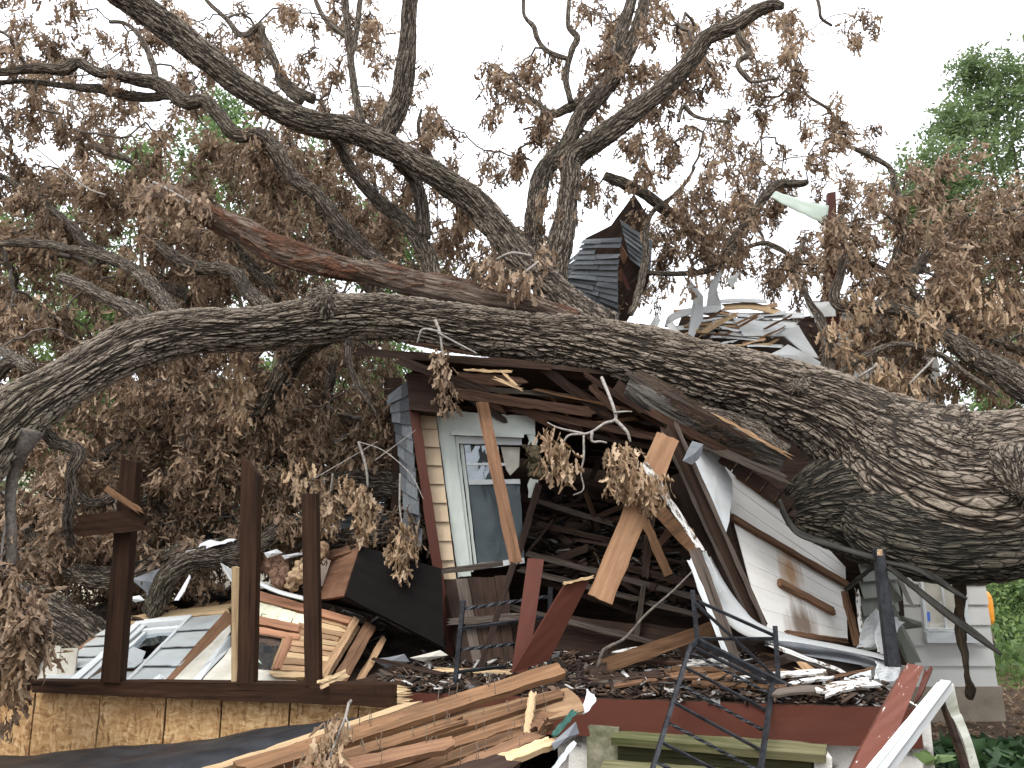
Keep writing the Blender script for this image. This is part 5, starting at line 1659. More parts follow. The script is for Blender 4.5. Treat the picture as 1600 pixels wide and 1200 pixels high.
timber('roof_lath', 'reddish splintered lath slanting beside the notched lath', (914, 585, 6.0), (1006, 644, 5.95), 9, .03, 'roofwood', 'splinter', RG, jag=(.03, .06))
timber('roof_board', 'thin dark board under the slanting board, right of the hanging leaves', (900, 676, 6.1), (1032, 702, 6.1), 7, .03, 'darkwood', 'board', RG, jag=(.03, .05))
timber('roof_board', 'dark slanting board half hidden right below the trunk', (960, 600, 6.25), (1060, 668, 6.2), 18, .05, 'darkwood', 'board', RG, jag=(.03, .05))
timber('stud', 'brown stud leaning right in front of the smashed window', (753, 628, 6.1), (806, 880, 6.0), 19, .045, 'brownwood', 'stud', n=12)
timber('plank', 'bright knotty plank leaning across the dark opening', (1043, 683, 5.62), (937, 937, 5.35), 38, .045, 'orangeplank', n=14, jag=(.01, .012))
timber('lath', 'thin dark lath slanting left below the brown stud', (803, 880, 5.95), (751, 1042, 5.75), 9, .03, 'darkwood', 'lath', jag=(.02, .03))
timber('batten', 'dark batten lying level below the window', (676, 895, 6.2), (786, 880, 6.2), 9, .04, 'greywood', 'batten')
quadtimber('square_post', 'red brown square post standing behind the plank heap', [(799, 1050, 5.1), (825, 872, 5.2), (850, 874, 5.2), (824, 1052, 5.1)], .09, 'redpaint', 'post', k=3, n=6)
quadtimber('leaning_board', 'wide red brown board with raw yellow top edge leaning right by the square post', [(800, 1052, 5.0), (883, 913, 4.9), (924, 902, 4.9), (858, 1032, 5.0)], .03, 'redpaint', 'board', n=6)
timber('raw_edge', 'pale raw cut edge strip along the top of the leaning red board', (880, 912, 4.89), (926, 901, 4.89), 4, .034, 'yellow', 'splinter', jag=(.01, .01))
timber('beam', 'red brown beam lying from the plank heap up to the iron railing', (938, 1043, 5.35), (1110, 983, 5.9), 21, .07, 'planks', 'beam', jag=(.03, .03))
quadtimber('wood_block', 'dark charred end block at the foot of the lying red brown beam', [(920, 1058, 5.25), (950, 1062, 5.25), (948, 1034, 5.3), (924, 1040, 5.3)], .14, 'darkwood', 'block')
timber('stud', 'thin brown stud leaning left inside the wreck, right of the bright plank', (1008, 815, 6.2), (1045, 900, 6.0), 14, .04, 'planks', 'stud')
quadtimber('broken_board', 'jagged red brown board with a broken tip beside the white edged strip', [(1020, 806, 5.95), (1042, 788, 5.95), (1094, 855, 5.8), (1080, 868, 5.8)], .03, 'planks', 'board', jag=(.02, .08))
timber('lath', 'dark lath behind the bright plank inside the wreck', (1020, 800, 6.3), (1008, 880, 6.3), 10, .03, 'darkwood', 'lath', jag=(.02, .04))
# right: the dark double rafter and the white-edged strips
raf = thing('corner_rafter', 'dark channel shaped rafter leaning down right against the white wall', 'rafter', P(1188, 985, 5.7))
pb('web', (1046, 668, 5.82), (1188, 982, 5.7), 26, .03, M['darkwood'], raf, n=14, jag=(.04, .02))
pb('rim', (1057, 664, 5.76), (1196, 977, 5.64), 7, .06, M['greywood'], raf, n=14, jag=(.04, .02))
pb('rim', (1035, 676, 5.78), (1178, 985, 5.66), 5, .05, M['greywood'], raf, n=14, jag=(.04, .02))
timber('trim_strip', 'flaking white edged strip slanting down right from the hanging leaves', (1006, 723, 5.4), (1098, 862, 5.45), 10, .03, 'flake', 'trim', n=12, jag=(.02, .03))
timber('weathered_board', 'grey weathered board with white left edge standing at the railing', (1086, 858, 5.35), (1160, 1066, 5.25), 20, .035, 'greywood', 'board', n=10, jag=(.01, .03))
timber('trim_strip', 'narrow white strip along the grey weathered board', (1077, 874, 5.32), (1138, 1030, 5.24), 8, .02, 'white', 'trim', n=10, jag=(.01, .03))
timber('lath', 'thin white lath beside the weathered board', (1100, 862, 5.5), (1128, 925, 5.5), 8, .02, 'white', 'trim')
timber('dark_plank', 'dark brown plank in the shade left of the double rafter', (1060, 740, 6.1), (1150, 960, 6.0), 26, .04, 'darkwood')
# battens on the white wall
BG = 'brown battens nailed to the white wall'
for (p, q, wd, lb, mt) in [((1140, 811), (1321, 916), 11, 'long brown batten running the length of the white wall', 'brownwood'),
                           ((1213, 912), (1298, 957), 12, 'short brown batten in the middle of the white wall above the rust stain', 'brownwood'),
                           ((1226, 991), (1318, 1004), 8, 'brown batten along the foot of the white wall', 'brownwood'),
                           ((1148, 742), (1240, 806), 14, 'dark batten along the top edge of the white wall below the trunk', 'planks')]:
    a, b = on_plane(*p, wl[0], wn_) + wn_ * .025, on_plane(*q, wl[0], wn_) + wn_ * .025
    tag(board('batten', a, b, wd * pxm(*p, a[1]), .035, M[mt], None, face=wn_, n=10, jag=(.01, .01)), lb, 'batten', BG)
for k, (p, q, wd, mt, lb) in enumerate([((985, 588, 6.0), (1215, 700, 5.85), 9, 'greywood', 'uppermost grey splintered board crushed between trunk and half log'), ((1010, 640, 5.95), (1150, 712, 5.85), 12, 'roofwood', 'brown splintered board along the lower side of the half log'),
                                        ((1090, 690, 5.9), (1236, 752, 5.8), 13, 'greywood', 'grey splintered board below the right end of the half log'), ((1120, 648, 5.8), (1232, 712, 5.72), 5, 'paleplank', 'thin pale raw splinter along the top of the half log'),
                                        ((1040, 620, 5.8), (1180, 690, 5.75), 8, 'darkwood', 'dark splintered board lying on the face of the half log')]):
    timber('crushed_board', lb, p, q, wd, .03, mt, 'board', 'splintered boards crushed against the half log', jag=(.10, .10), n=12, bow=.02)
timber('stud', 'brown upright stud at the right end of the white wall', (1319, 925, 6.6), (1340, 1010, 6.4), 11, .05, 'brownwood', 'stud')
timber('stick', 'thin white stick standing right of the white wall', (1339, 921, 6.3), (1348, 1012, 6.2), 6, .02, 'flake', 'stick', jag=(.03, .01))
for k in range(6):
    x, y = 1128 + k * 22, 714 + k * 16
    timber('shingle_block', ['first', 'second', 'third', 'fourth', 'fifth', 'last'][k] + ' dark wood shingle block from the left in the row below the split half log', (x, y, 6.0), (x + 19, y + 13, 6.0), 20 + 3 * (k % 2), .05, 'darkwood', 'shingle', 'dark shingle blocks under the split log', n=3)
# bent white flaps, grey flashing, curled sheet
o = poly_slab('metal_flap', [P(1096, 702, 6.0), P(1121, 711, 6.12), P(1144, 749, 6.2), P(1145, 772, 6.15), P(1134, 834, 5.85), P(1116, 803, 5.75), P(1081, 726, 5.78)], .005, M['sheet'], bend=.003)
tag(o, 'white bent metal flap at the top left corner of the white wall', 'flap')
o = poly_slab('flashing_scrap', [P(1082, 689, 5.6), P(1099, 694, 5.62), P(1097, 706, 5.62), P(1091, 718, 5.6), P(1081, 726, 5.58), P(1067, 720, 5.55), P(1075, 702, 5.58)], .004, M['greymetal'], bend=.02)
tag(o, 'small dark grey torn flashing scrap at the top of the double rafter', 'flashing')
strip('white curled sheet sweeping along the foot of the white wall', [(1104, 872, 5.65), (1122, 918, 5.55), (1146, 958, 5.5), (1180, 985, 5.45), (1240, 998, 5.45), (1310, 1011, 5.5), (1370, 1024, 5.5), (1396, 1034, 5.5)],
      [14, 26, 34, 26, 10, 8, 7, 4], Yoff=.10, nm='curled_sheet', group=None, torn=.05)
strip('dark underside strip below the white curled sheet', [(1196, 1000, 5.5), (1250, 1012, 5.5), (1320, 1024, 5.5), (1380, 1040, 5.5)], [16, 20, 20, 10], 'greymetal', Yoff=.2, nm='bent_strip', group=None)
for k, (p, q, wd, mt, lb) in enumerate([((1180, 1010, 5.6), (1345, 1035, 5.7), 14, 'darkwood', 'dark board lying under the curled sheet'), ((1225, 1020, 5.5), (1350, 1052, 5.6), 18, 'greywood', 'wide grey board lying under the curled sheet'),
                                        ((1205, 1008, 5.4), (1318, 1050, 5.4), 6, 'flake', 'white edged strip lying under the curled sheet'), ((1190, 1030, 5.6), (1300, 1055, 5.5), 14, 'darkwood', 'dark board lowest under the curled sheet'),
                                        ((1252, 1040, 5.3), (1300, 1075, 5.2), 16, 'paleplank', 'pale broken board end below the curled sheet'), ((1258, 1069, 5.15), (1362, 1044, 5.35), 4, 'brownwood', 'thin brown stick slanting over the porch litter'),
                                        ((1110, 1062, 5.3), (1230, 1030, 5.5), 10, 'darkwood', 'dark plank lying behind the iron railing'), ((1000, 1052, 5.6), (1090, 1062, 5.4), 8, 'darkwood', 'dark lath lying on the porch left of the iron railing'),
                                        ((1290, 1080, 5.05), (1380, 1092, 5.0), 5, 'greywood', 'grey lath lying along the porch edge'), ((1310, 1066, 5.15), (1350, 1090, 5.05), 12, 'redpaint', 'red painted chip of board on the porch litter'),
                                        ((1330, 1070, 5.1), (1390, 1088, 5.0), 7, 'darkwood', 'dark splinter on the porch litter by the red post'), ((680, 1046, 5.6), (800, 1050, 5.5), 7, 'yellow', 'pale lath lying on the porch below the small railing'),
                                        ((585, 1030, 5.8), (690, 1052, 5.5), 6, 'darkwood', 'dark lath lying on the porch near the fallen wall'), ((590, 1048, 5.5), (640, 1070, 5.4), 10, 'greywood', 'grey board end on the left of the porch')]):
    timber('loose_board', lb, p, q, wd, .02, mt, 'board', 'loose boards lying on the porch', jag=(.04, .04))
for k in range(26):
    u, d_ = random.uniform(.52, .97), random.uniform(.05, 1.5) ** 1.2
    c = fa + (fb - fa) * u + fin * d_ + np.array([0, 0, random.uniform(.03, .07)])
    an = random.uniform(-.7, .5)
    L = random.uniform(.18, .75)
    dv = np.array([math.cos(an), math.sin(an), random.uniform(-.02, .12)]) * L / 2
    o = board('splintered_board', c - dv * [1, 1, 0], c + dv * [1, 1, 2], random.uniform(.03, .10), .015, M[random.choice(['roofwood', 'greywood', 'darkwood', 'planks', 'brownwood', 'flake'])], None, face=[random.gauss(0, .15), -.3, 1], n=6, k=3, jag=(.04, .05), bow=random.uniform(-.01, .02))
    tag(o, 'splintered board piece lying on top of the dark chips on the porch floor', 'board', 'splintered pieces on the porch floor')
for lb, cs, dep in [('white crumpled sheet standing left of the black post', [[(1338, 1012), (1370, 1014)], [(1352, 970), (1378, 975)], [(1368, 950), (1376, 955)]], 6.1),
                    ('crumpled white sheet behind the black post', [[(1366, 1020), (1388, 1024)], [(1370, 975), (1402, 985)], [(1382, 961), (1410, 975)]], 5.9),
                    ('white folded sheet beside the foot of the black post', [[(1365, 1062), (1398, 1066)], [(1364, 1042), (1404, 1058)], [(1368, 1030), (1402, 1037)]], 5.3),
                    ('white torn sheet lying on the porch litter left of the red post', [[(1306, 1076), (1362, 1070)], [(1318, 1066), (1362, 1056)], [(1330, 1056), (1360, 1044)]], 5.2)]:
    o = sheet('crumpled_sheet', [[P(x, y, dep + .12 * i + .1 * j) for j, (x, y) in enumerate(rw)] for i, rw in enumerate(cs)], .004, M['sheet'], None, nu=14, nv=14, crumple=.05, cfreq=7, torn=.12, smooth=False, fold=.5)
    tag(o, lb, 'sheet', 'crumpled white sheets by the black post')

# bent gutter strips, black post, shards of siding at right
def pipeband(name, label, path, wpx, mat, cat, Yoff=.05):
    a, b = [], []
    for k, (x, y, Y) in enumerate(path):
        p0, p1 = path[max(0, k - 1)], path[min(len(path) - 1, k + 1)]
        d = unit(np.array([p1[0] - p0[0], p1[1] - p0[1]]))
        wv = wpx[k] if isinstance(wpx, (list, tuple)) else wpx
        a.append(P(x + d[1] * wv / 2, y - d[0] * wv / 2, Y + Yoff))
        b.append(P(x - d[1] * wv / 2, y + d[0] * wv / 2, Y))
    return tag(sheet(name, [b, a], .012, M[mat], None, nu=len(path) * 6, nv=3), label, cat)


pipeband('gutter_strip', 'bent grey green gutter strip curving from under the root flare to the black post', [(1219, 780, 5.5), (1230, 808, 5.45), (1246, 830, 5.4), (1275, 843, 5.35), (1320, 857, 5.3), (1374, 873, 5.2)], [4, 6, 8, 8, 7, 7], 'gutter', 'gutter')
pipeband('gutter_strip', 'dark upper gutter strip from the black post, dented in its middle', [(1380, 876, 5.2), (1430, 888, 5.15), (1462, 903, 5.1), (1485, 918, 5.1), (1512, 935, 5.05)], [5, 6, 9, 7, 2], 'gutter', 'gutter')
pipeband('gutter_strip', 'long dark gutter strip pointing down right across the window', [(1388, 884, 5.15), (1430, 917, 5.1), (1480, 957, 5.05), (1530, 994, 5.0), (1566, 1022, 4.95)], [5, 7, 10, 9, 2], 'gutter', 'gutter')
timber('brace', 'short dark brace between the white wall and the black post', (1370, 880, 5.3), (1322, 922, 5.7), 7, .02, 'gutter', 'brace')
quadtimber('black_post', 'black wooden post leaning right with a metal plate on top', [(1388, 1042, 5.15), (1368, 857, 5.2), (1381, 857, 5.2), (1409, 1042, 5.15)], .05, 'iron', 'post')
plate = slab4('post_plate', P(1371, 868, 5.14), P(1379, 868, 5.14), P(1379, 858, 5.14), P(1371, 858, 5.14), .004, M['insul'], None, n=2, k=2)
tag(plate, 'small bright metal plate on top of the black post', 'plate')
SH = 'grey green siding shards between the black post and the white house'
for k, (cs, lb) in enumerate([([(1387, 900), (1412, 937), (1398, 943), (1384, 905)], 'upper shard'), ([(1398, 945), (1440, 1035), (1420, 1036), (1388, 955)], 'long lower shard'),
                              ([(1380, 850), (1402, 866), (1396, 872), (1384, 862)], 'topmost small shard'), ([(1408, 962), (1440, 972), (1441, 980), (1412, 984)], 'short level shard with a bent wire'),
                              ([(1400, 980), (1430, 1038), (1418, 1040), (1394, 990)], 'narrow shard behind the long one'), ([(1402, 880), (1430, 950), (1418, 940), (1396, 890)], 'pale ragged shard nearest the window')]):
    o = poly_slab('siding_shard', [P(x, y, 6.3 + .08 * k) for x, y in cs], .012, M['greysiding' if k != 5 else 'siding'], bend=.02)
    tag(o, 'grey green siding ' + lb + ' right of the black post', 'siding', SH)

# ---------------------------------------------------------------- left: stud frame standing on the boarded skirt
fr = thing('stud_wall_skeleton', 'dark stained stud frame of three upright posts on a long rail above strand board', 'frame', P(330, 1090, 5.1) * np.array([1, 1, 0]))
slab4('rail', P(50, 1082, 5.42), P(633, 1106, 4.92), P(620, 1070, 4.92), P(50, 1064, 5.42), .09, M['postwood'], fr, n=20, k=4, jag=(.01, .05))
gg = Geo()
for k in range(9):
    y = 1072 + k * 3.7
    V, F, T = board_geo(P(622, y, 4.9), P(random.uniform(632, 645), y + random.uniform(-2, 3), 4.88), .014, .03, n=2, k=2, taper=.4)
    gg.add(V, F, T)
gg.obj('splintered_end', M['yellow'], fr)
quads = [((157, 1066, 5.28), (187, 1067, 5.28), (213, 722, 5.28), (189, 716, 5.28)), ((370, 1069, 5.12), (396, 1070, 5.12), (403, 742, 5.12), (377, 711, 5.12)), ((476, 1072, 5.03), (499, 1073, 5.03), (494, 771, 5.03), (471, 772, 5.03))]
for qd in quads:
    slab4('post', *[P(*qd[c]) for c in (0, 3, 2, 1)], .09, M['postwood'], fr, n=14, k=3)
slab4('stud', P(361, 1069, 5.18), P(362, 886, 5.18), P(374, 888, 5.18), P(371, 1069, 5.18), .09, M['yellow'], fr, n=10, k=2)
pb('crosspiece', (118, 822, 5.2), (232, 811, 5.2), 33, .045, M['postwood'], fr, n=10, jag=(.06, .05))
pb('splinter', (166, 763, 5.2), (218, 798, 5.15), 9, .03, M['planks'], fr, jag=(.01, .05))
o = timber('leaning_post', 'short dark brown post stub at far left behind the pale boards', (49, 968, 5.7), (40, 1080, 5.6), 28, .09, 'postwood', 'post')

osb = thing('strand_board_skirt', 'row of tan strand board sheets closing the space below the long rail', 'boarding', P(280, 1150, 5.2) * np.array([1, 1, 0]))
tops = [(-45, 1080, 5.56), (56, 1080, 5.5), (157, 1083, 5.42), (260, 1088, 5.34), (347, 1093, 5.27), (453, 1099, 5.18), (560, 1104, 5.1), (660, 1110, 5.0)]
for k in range(7):
    a, b = tops[k], tops[k + 1]
    A_, B_ = P(*a) + [.006, 0, 0], P(*b) - [.006, 0, 0]
    slab4('board_sheet', A_ * [1, 1, 0] + [0, 0, .05], B_ * [1, 1, 0] + [0, 0, .05], B_ + [0, 0, .0], A_ + [0, 0, 0], .012, M['osb'], osb, n=10, k=6, jit=.0015)
for (x, y, l, tilt) in [(1, 0, 0, 0)]:
    pass
for k, (bx, lb) in enumerate([((60, 95, 1008), 'wider pale board standing at the left end of the fallen window wall'), ((92, 122, 1012), 'narrower pale board standing beside the wider one')]):
    quadtimber('pale_board', lb, [(bx[0] - 5, 1066, 5.6), (bx[0] + 3, bx[2] + 2, 5.75), (bx[1], bx[2], 5.75), (bx[1] - 8, 1066, 5.6)], .02, 'drywall', 'board', 'pale boards behind the rail')

tp = sheet('black_tarp', [[P(-60, 1320, 3.9), P(150, 1300, 3.85), P(330, 1290, 3.8), P(480, 1270, 3.8), P(640, 1240, 3.9)],
                          [P(-60, 1235, 4.35), P(140, 1215, 4.35), P(300, 1185, 4.35), P(450, 1165, 4.35), P(620, 1140, 4.35)],
                          [P(-60, 1206, 4.75), P(140, 1190, 4.72), P(290, 1172, 4.7), P(420, 1148, 4.68), P(620, 1112, 4.65)],
                          [P(-60, 1186, 5.1), P(140, 1169, 5.05), P(290, 1158, 5.0), P(420, 1138, 4.95), P(620, 1108, 4.9)]], .005, M['tarp'], None, nu=50, nv=24, crumple=.022, cfreq=2.6)
tag(tp, 'black membrane draped along the foot of the strand board', 'tarp')

# ---------------------------------------------------------------- foreground heap: a torn-off section of nailed sheathing planks
pile = thing('plank_section', 'torn off section of nailed brown planks lying in the foreground', 'planks', P(700, 1190, 3.6) * np.array([1, 1, 0]))
pf = np.array([-.25, -.62, .74])


def pln(p, q, wpx, t, mat, nm='board', nails=0, lift=0.0, **kw):
    o = pb(nm, p, q, wpx, t, M[mat], pile, face=pf, n=18, **kw)
    a, b = P(*p), P(*q)
    s = unit(np.cross(b - a, pf))
    wdt = wpx * pxm(*q)
    for _ in range(nails):
        u = random.uniform(.12, .97)
        c = a + (b - a) * u + s * random.uniform(-.4, .4) * wdt + pf * t * .4
        L = random.uniform(.035, .085)
        tube('nail', [c, c + np.array([random.uniform(-.012, .012), -.01, L])], [.0022, .0016], M['trackmetal'], o, seg=6, ds=.02)
    return o


pln((300, 1214, 3.35), (648, 1100, 4.3), 13, .02, 'yellow', jag=(.05, .08))
pln((470, 1200, 3.5), (905, 1092, 4.32), 62, .015, 'paleplank', nm='sheathing', jag=(.03, .05))
pln((380, 1205, 3.42), (877, 1047, 4.42), 32, .035, 'planks', nails=12, jag=(.04, .015))
pln((450, 1220, 3.38), (878, 1087, 4.3), 21, .04, 'planks', nails=9, jag=(.04, .03))
pln((500, 1236, 3.35), (876, 1111, 4.22), 21, .04, 'planks', nails=8, jag=(.04, .03))
pln((560, 1240, 3.35), (850, 1134, 4.1), 19, .04, 'planks', nails=6, jag=(.04, .05))
pln((610, 1250, 3.35), (846, 1148, 4.0), 24, .035, 'brownwood', nails=6, jag=(.04, .09))
pln((700, 1222, 3.5), (868, 1158, 3.95), 20, .03, 'yellow', jag=(.05, .10))
pln((560, 1262, 3.2), (800, 1190, 3.6), 40, .03, 'darkwood', jag=(.05, .10))
pln((400, 1232, 3.25), (720, 1128, 3.9), 20, .03, 'planks', nails=6, jag=(.05, .06))
pln((350, 1240, 3.15), (700, 1165, 3.6), 26, .03, 'brownwood', nails=5, jag=(.05, .08))
pln((822, 1156, 3.95), (833, 1083, 4.12), 12, .02, 'yellow', nm='cleat', jag=(.02, .02))
pln((836, 1140, 3.98), (850, 1118, 4.02), 18, .03, 'brownwood', nm='cleat', jag=(.04, .04))
o = sheet('siding_scrap', [[P(905, 1116, 4.25), P(918, 1112, 4.25)], [P(914, 1092, 4.3), P(930, 1098, 4.3)], [P(917, 1075, 4.35), P(931, 1082, 4.35)]], .004, M['sheet'], None, nu=10, nv=14, crumple=.03, cfreq=14, torn=.2, smooth=False)
tag(o, 'crumpled white siding scrap at the right end of the foreground planks', 'siding')
o = poly_slab('membrane_scrap', [P(862, 1162, 3.85), P(900, 1128, 3.95), P(905, 1146, 3.95), P(866, 1172, 3.85)], .004, M['greymetal'], bend=.015)
tag(o, 'grey membrane scrap below the right end of the foreground planks', 'membrane')
M['teal'] = m_plain('dark_green_sheathing', (.012, .06, .045), (.03, .11, .08), 8, .6)
timber('green_strip', 'dark green strip along the right end of the foreground planks', (866, 1148, 3.93), (899, 1110, 4.1), 9, .01, 'teal', 'strip', jag=(.02, .02))
timber('trim_strip', 'thin white strip poking up at the bottom below the foreground planks', (860, 1210, 3.9), (897, 1160, 4.1), 8, .015, 'white', 'trim')
slab4_o = slab4('masonry_pier', P(890, 1144, 5.05), P(918, 1146, 5.02), P(918, 1260, 5.0), P(886, 1260, 5.02), .2, M['peel'], None, n=5, k=8)
tag(slab4_o, 'peeling white masonry pier left of the mossy steps', 'pier')
spg = thing('dead_sprig', 'dead brown oak sprig lying on the lower left end of the foreground planks', 'sprig', P(515, 1195, 3.4) * np.array([1, 1, 0]))
sprig(spg, [[(545, 1098, 3.45, 2), (540, 1120, 3.4, 2.2), (528, 1150, 3.4, 2.2), (515, 1185, 3.35, 2)], [(545, 1100, 3.45, 3.0), (549, 1094, 3.45, 2.0)], [(540, 1120, 3.4, 1.4), (548, 1140, 3.38, 1.2)]],
      [(525, 1140, 3.4, 20, 24, 42, .085), (508, 1172, 3.36, 26, 24, 50, .09), (500, 1190, 3.34, 24, 16, 26, .09)], seed=11)

# ---------------------------------------------------------------- white door-frame corner and red post at lower right
quadtimber('square_post', 'red brown square post with flaking white streaks leaning at lower right', [(1326, 1206, 4.05), (1418, 1036, 4.35), (1444, 1041, 4.35), (1376, 1206, 4.05)], .10, 'redflake', 'post', n=10, k=3)
quadtimber('broken_board', 'small red brown broken board behind the leaning red post', [(1428, 1098, 4.5), (1446, 1042, 4.55), (1456, 1046, 4.55), (1440, 1086, 4.5)], .03, 'redpaint', 'board', jag=(.01, .03))
gg = Geo()
r_ = np.random.default_rng(6)
dfr = thing('frame_corner', 'broken white door frame corner standing like an upturned V at lower right', 'frame', P(1490, 1200, 3.8) * np.array([1, 1, 0]))
slab4('frame_arm', P(1346, 1208, 3.6), P(1464, 1066, 3.92), P(1486, 1064, 3.86), P(1380, 1208, 3.56), .05, M['white'], dfr, n=12, k=4, jit=.0005)
slab4('frame_bead', P(1372, 1208, 3.545), P(1482, 1065, 3.845), P(1486, 1065, 3.84), P(1379, 1208, 3.54), .02, M['white'], dfr, n=12, k=2, jit=.0005)
slab4('frame_bead', P(1358, 1208, 3.565), P(1472, 1066, 3.885), P(1474, 1066, 3.88), P(1362, 1208, 3.56), .02, M['white'], dfr, n=12, k=2, jit=.0005)
slab4('frame_arm', P(1380, 1208, 3.57), P(1486, 1064, 3.87), P(1488, 1068, 3.90), P(1394, 1208, 3.6), .05, M['white'], dfr, n=12, k=2, jit=.0005)
dq2 = [(1474, 1086), (1490, 1068)], [(1484, 1118), (1499, 1110)], [(1490, 1124), (1504, 1120)], [(1508, 1165), (1520, 1162)], [(1518, 1215), (1534, 1212)]
sheet('frame_arm', [[P(a[0], a[1], 3.92), P(b[0], b[1], 3.94)] for a, b in dq2], .03, M['grimy'], dfr, nu=6, nv=20, smooth=False)
slab4('frame_edge', P(1471, 1088, 3.90), P(1478, 1090, 3.94), P(1522, 1214, 3.92), P(1514, 1216, 3.88), .02, M['darkwood'], dfr, n=4, k=8)

# ---------------------------------------------------------------- wrought iron railings
def rod(geo, p, q, r, tw=False, sq=True):
    a, b = np.asarray(p, float), np.asarray(q, float)
    d = unit(b - a)
    s = unit(np.cross(d, [0.2, .9, .3]))
    n = np.cross(s, d)
    m = 24 if tw else 1
    V, F = [], []
    for i in range(m + 1):
        c = a + (b - a) * i / m
        for j in range(4):
            an = math.pi / 4 + j * math.pi / 2 + (i * .55 if tw else 0)
            V.append(c + (s * math.cos(an) + n * math.sin(an)) * r * 1.41)
    for i in range(m):
        for j in range(4):
            F.append((4 * i + j, 4 * i + (j + 1) % 4, 4 * i + 4 + (j + 1) % 4, 4 * i + 4 + j))
    F += [(3, 2, 1, 0), tuple(4 * m + j for j in range(4))]
    geo.add(np.array(V), F)


def rods(name, parent, lst, r, tw=False):
    for p, q in lst:
        g = Geo()
        rod(g, P(*p), P(*q), r, tw)
        g.obj(name, M['iron'], parent)


ra = thing('iron_railing', 'black wrought iron stair railing with twisted bars leaning over the porch steps', 'railing', P(1110, 1200, 4.3) * np.array([1, 1, 0]))
rods('post', ra, [((1082, 922, 5.05), (1090, 1004, 5.05)), ((1211, 978, 5.0), (1216, 1062, 5.0))], .014)
rods('leg', ra, [((1090, 1000, 5.0), (1078, 1012, 4.95)), ((1078, 1010, 4.95), (1018, 1206, 4.4)), ((1213, 1062, 4.95), (1207, 1072, 4.9)), ((1207, 1070, 4.9), (1188, 1206, 4.35))], .0115)
rods('rail', ra, [((1092, 940, 5.05), (1212, 994, 5.0)), ((1086, 942, 5.03), (1214, 1060, 4.98)), ((1092, 998, 5.05), (1212, 998, 5.0)), ((1082, 1010, 4.98), (1207, 1072, 4.92))], .0085)
rods('handrail', ra, [((1092, 1002, 5.0), (1252, 1084, 4.9))], .017)
gq = [(1079, 1019), (1072, 1043), (1063, 1070), (1053, 1098), (1044, 1129), (1034, 1160), (1024, 1190)]
hq = [(1206, 1086), (1202, 1112), (1198, 1144), (1194, 1175), (1190, 1207), (1186, 1238), (1182, 1268)]
for k in range(7):
    f = (k + .5) / 7
    rods('baluster', ra, [((*gq[k], 4.95 - .55 * f), (*hq[k], 4.9 - .55 * f))], .0075, tw=(k % 2 == 0))
rb = thing('iron_railing', 'small green black iron railing section standing behind the plank heap', 'railing', P(780, 1050, 5.2) * np.array([1, 1, 0]))
rods('post', rb, [((724, 938, 5.2), (710, 1080, 5.2)), ((860, 918, 5.35), (858, 1040, 5.35))], .014)
rods('baluster', rb, [((726, 951, 5.2), (857, 932, 5.35))], .009, True)
rods('baluster', rb, [((722, 982, 5.2), (857, 964, 5.35)), ((716, 1050, 5.2), (790, 1041, 5.3))], .009)
rods('baluster', rb, [((720, 1015, 5.2), (858, 1000, 5.35))], .009, True)
tw = thing('bare_branch', 'long thin bare branch curving up from the lying red brown beam', 'branch', P(934, 1042, 5.2))
W_ = [P(*q) for q in [(934, 1042, 5.2), (942, 1018, 5.2), (955, 1007, 5.2), (975, 995, 5.2), (1006, 962, 5.2), (1040, 930, 5.2), (1080, 892, 5.25)]]
tube('stem', W_, [.012, .011, .01, .009, .008, .007, .005], M['twig'], tw, seg=8, ds=.02, wob=.012)

# ---------------------------------------------------------------- left rubble: two fallen wall pieces, cabinet, insulation
fw = thing('fallen_window_wall', 'fallen white sided wall with a smashed white window lying behind the rail', 'wall', P(220, 1060, 5.8) * np.array([1, 1, 0]) + [0, 0, .3])
q = Quad(PA(150, 815, 5.55), PA(745, 835, 5.55), PA(1035, 500, 6.5), PA(470, 560, 6.5))
slab_ = q.box('wall_core', M['brownwood'], fw, 0, .34, -.02, 1, -.09, -.008, n=6, k=6)
q.box('wall_core', M['brownwood'], fw, .68, 1.0, -.02, 1, -.09, -.008, n=6, k=6)
q.box('wall_core', M['brownwood'], fw, .34, .68, .93, 1, -.09, -.008, n=6, k=2)
q.box('wall_core', M['brownwood'], fw, .34, .68, -.02, .30, -.09, -.008, n=6, k=2)
g = lap_geo([[q.pt(.06, 0), q.pt(.27, 0)], [q.pt(.06, .92), q.pt(.27, .92)]], 5, nu=4, lip=.018, wob=.006)
g.obj('siding', M['fallensiding'], fw)
g = lap_geo([[q.pt(.70, -.02), q.pt(.99, -.02)], [q.pt(.70, .97), q.pt(.97, .97)]], 4, nu=6, lip=.018, wob=.008)
g.obj('siding', M['fallensiding'], fw)
g = lap_geo([[q.pt(.42, 0), q.pt(.68, 0)], [q.pt(.42, .33), q.pt(.66, .33)]], 2, nu=4, lip=.02, wob=.02)
g.obj('siding', M['fallensiding'], fw)
wfr = q.box('window_frame', M['white'], fw, .27, .33, 0, .93, -.02, .03, n=3, k=10, along='v')
q.box('frame_board', M['white'], wfr, .335, .38, 0, .90, -.03, .015, n=3, k=10, along='v')
q.box('frame_head', M['white'], wfr, .33, .70, .87, .95, -.02, .03, n=10, k=2)
q.box('frame_head', M['white'], wfr, .38, .69, .80, .84, -.04, .0, n=10, k=2)
q.box('sash_side', M['white'], wfr, .395, .42, .05, .80, -.05, -.01, n=2, k=8, along='v')
q.box('frame_side', M['white'], wfr, .675, .70, 0, .90, -.02, .025, n=2, k=8, along='v')
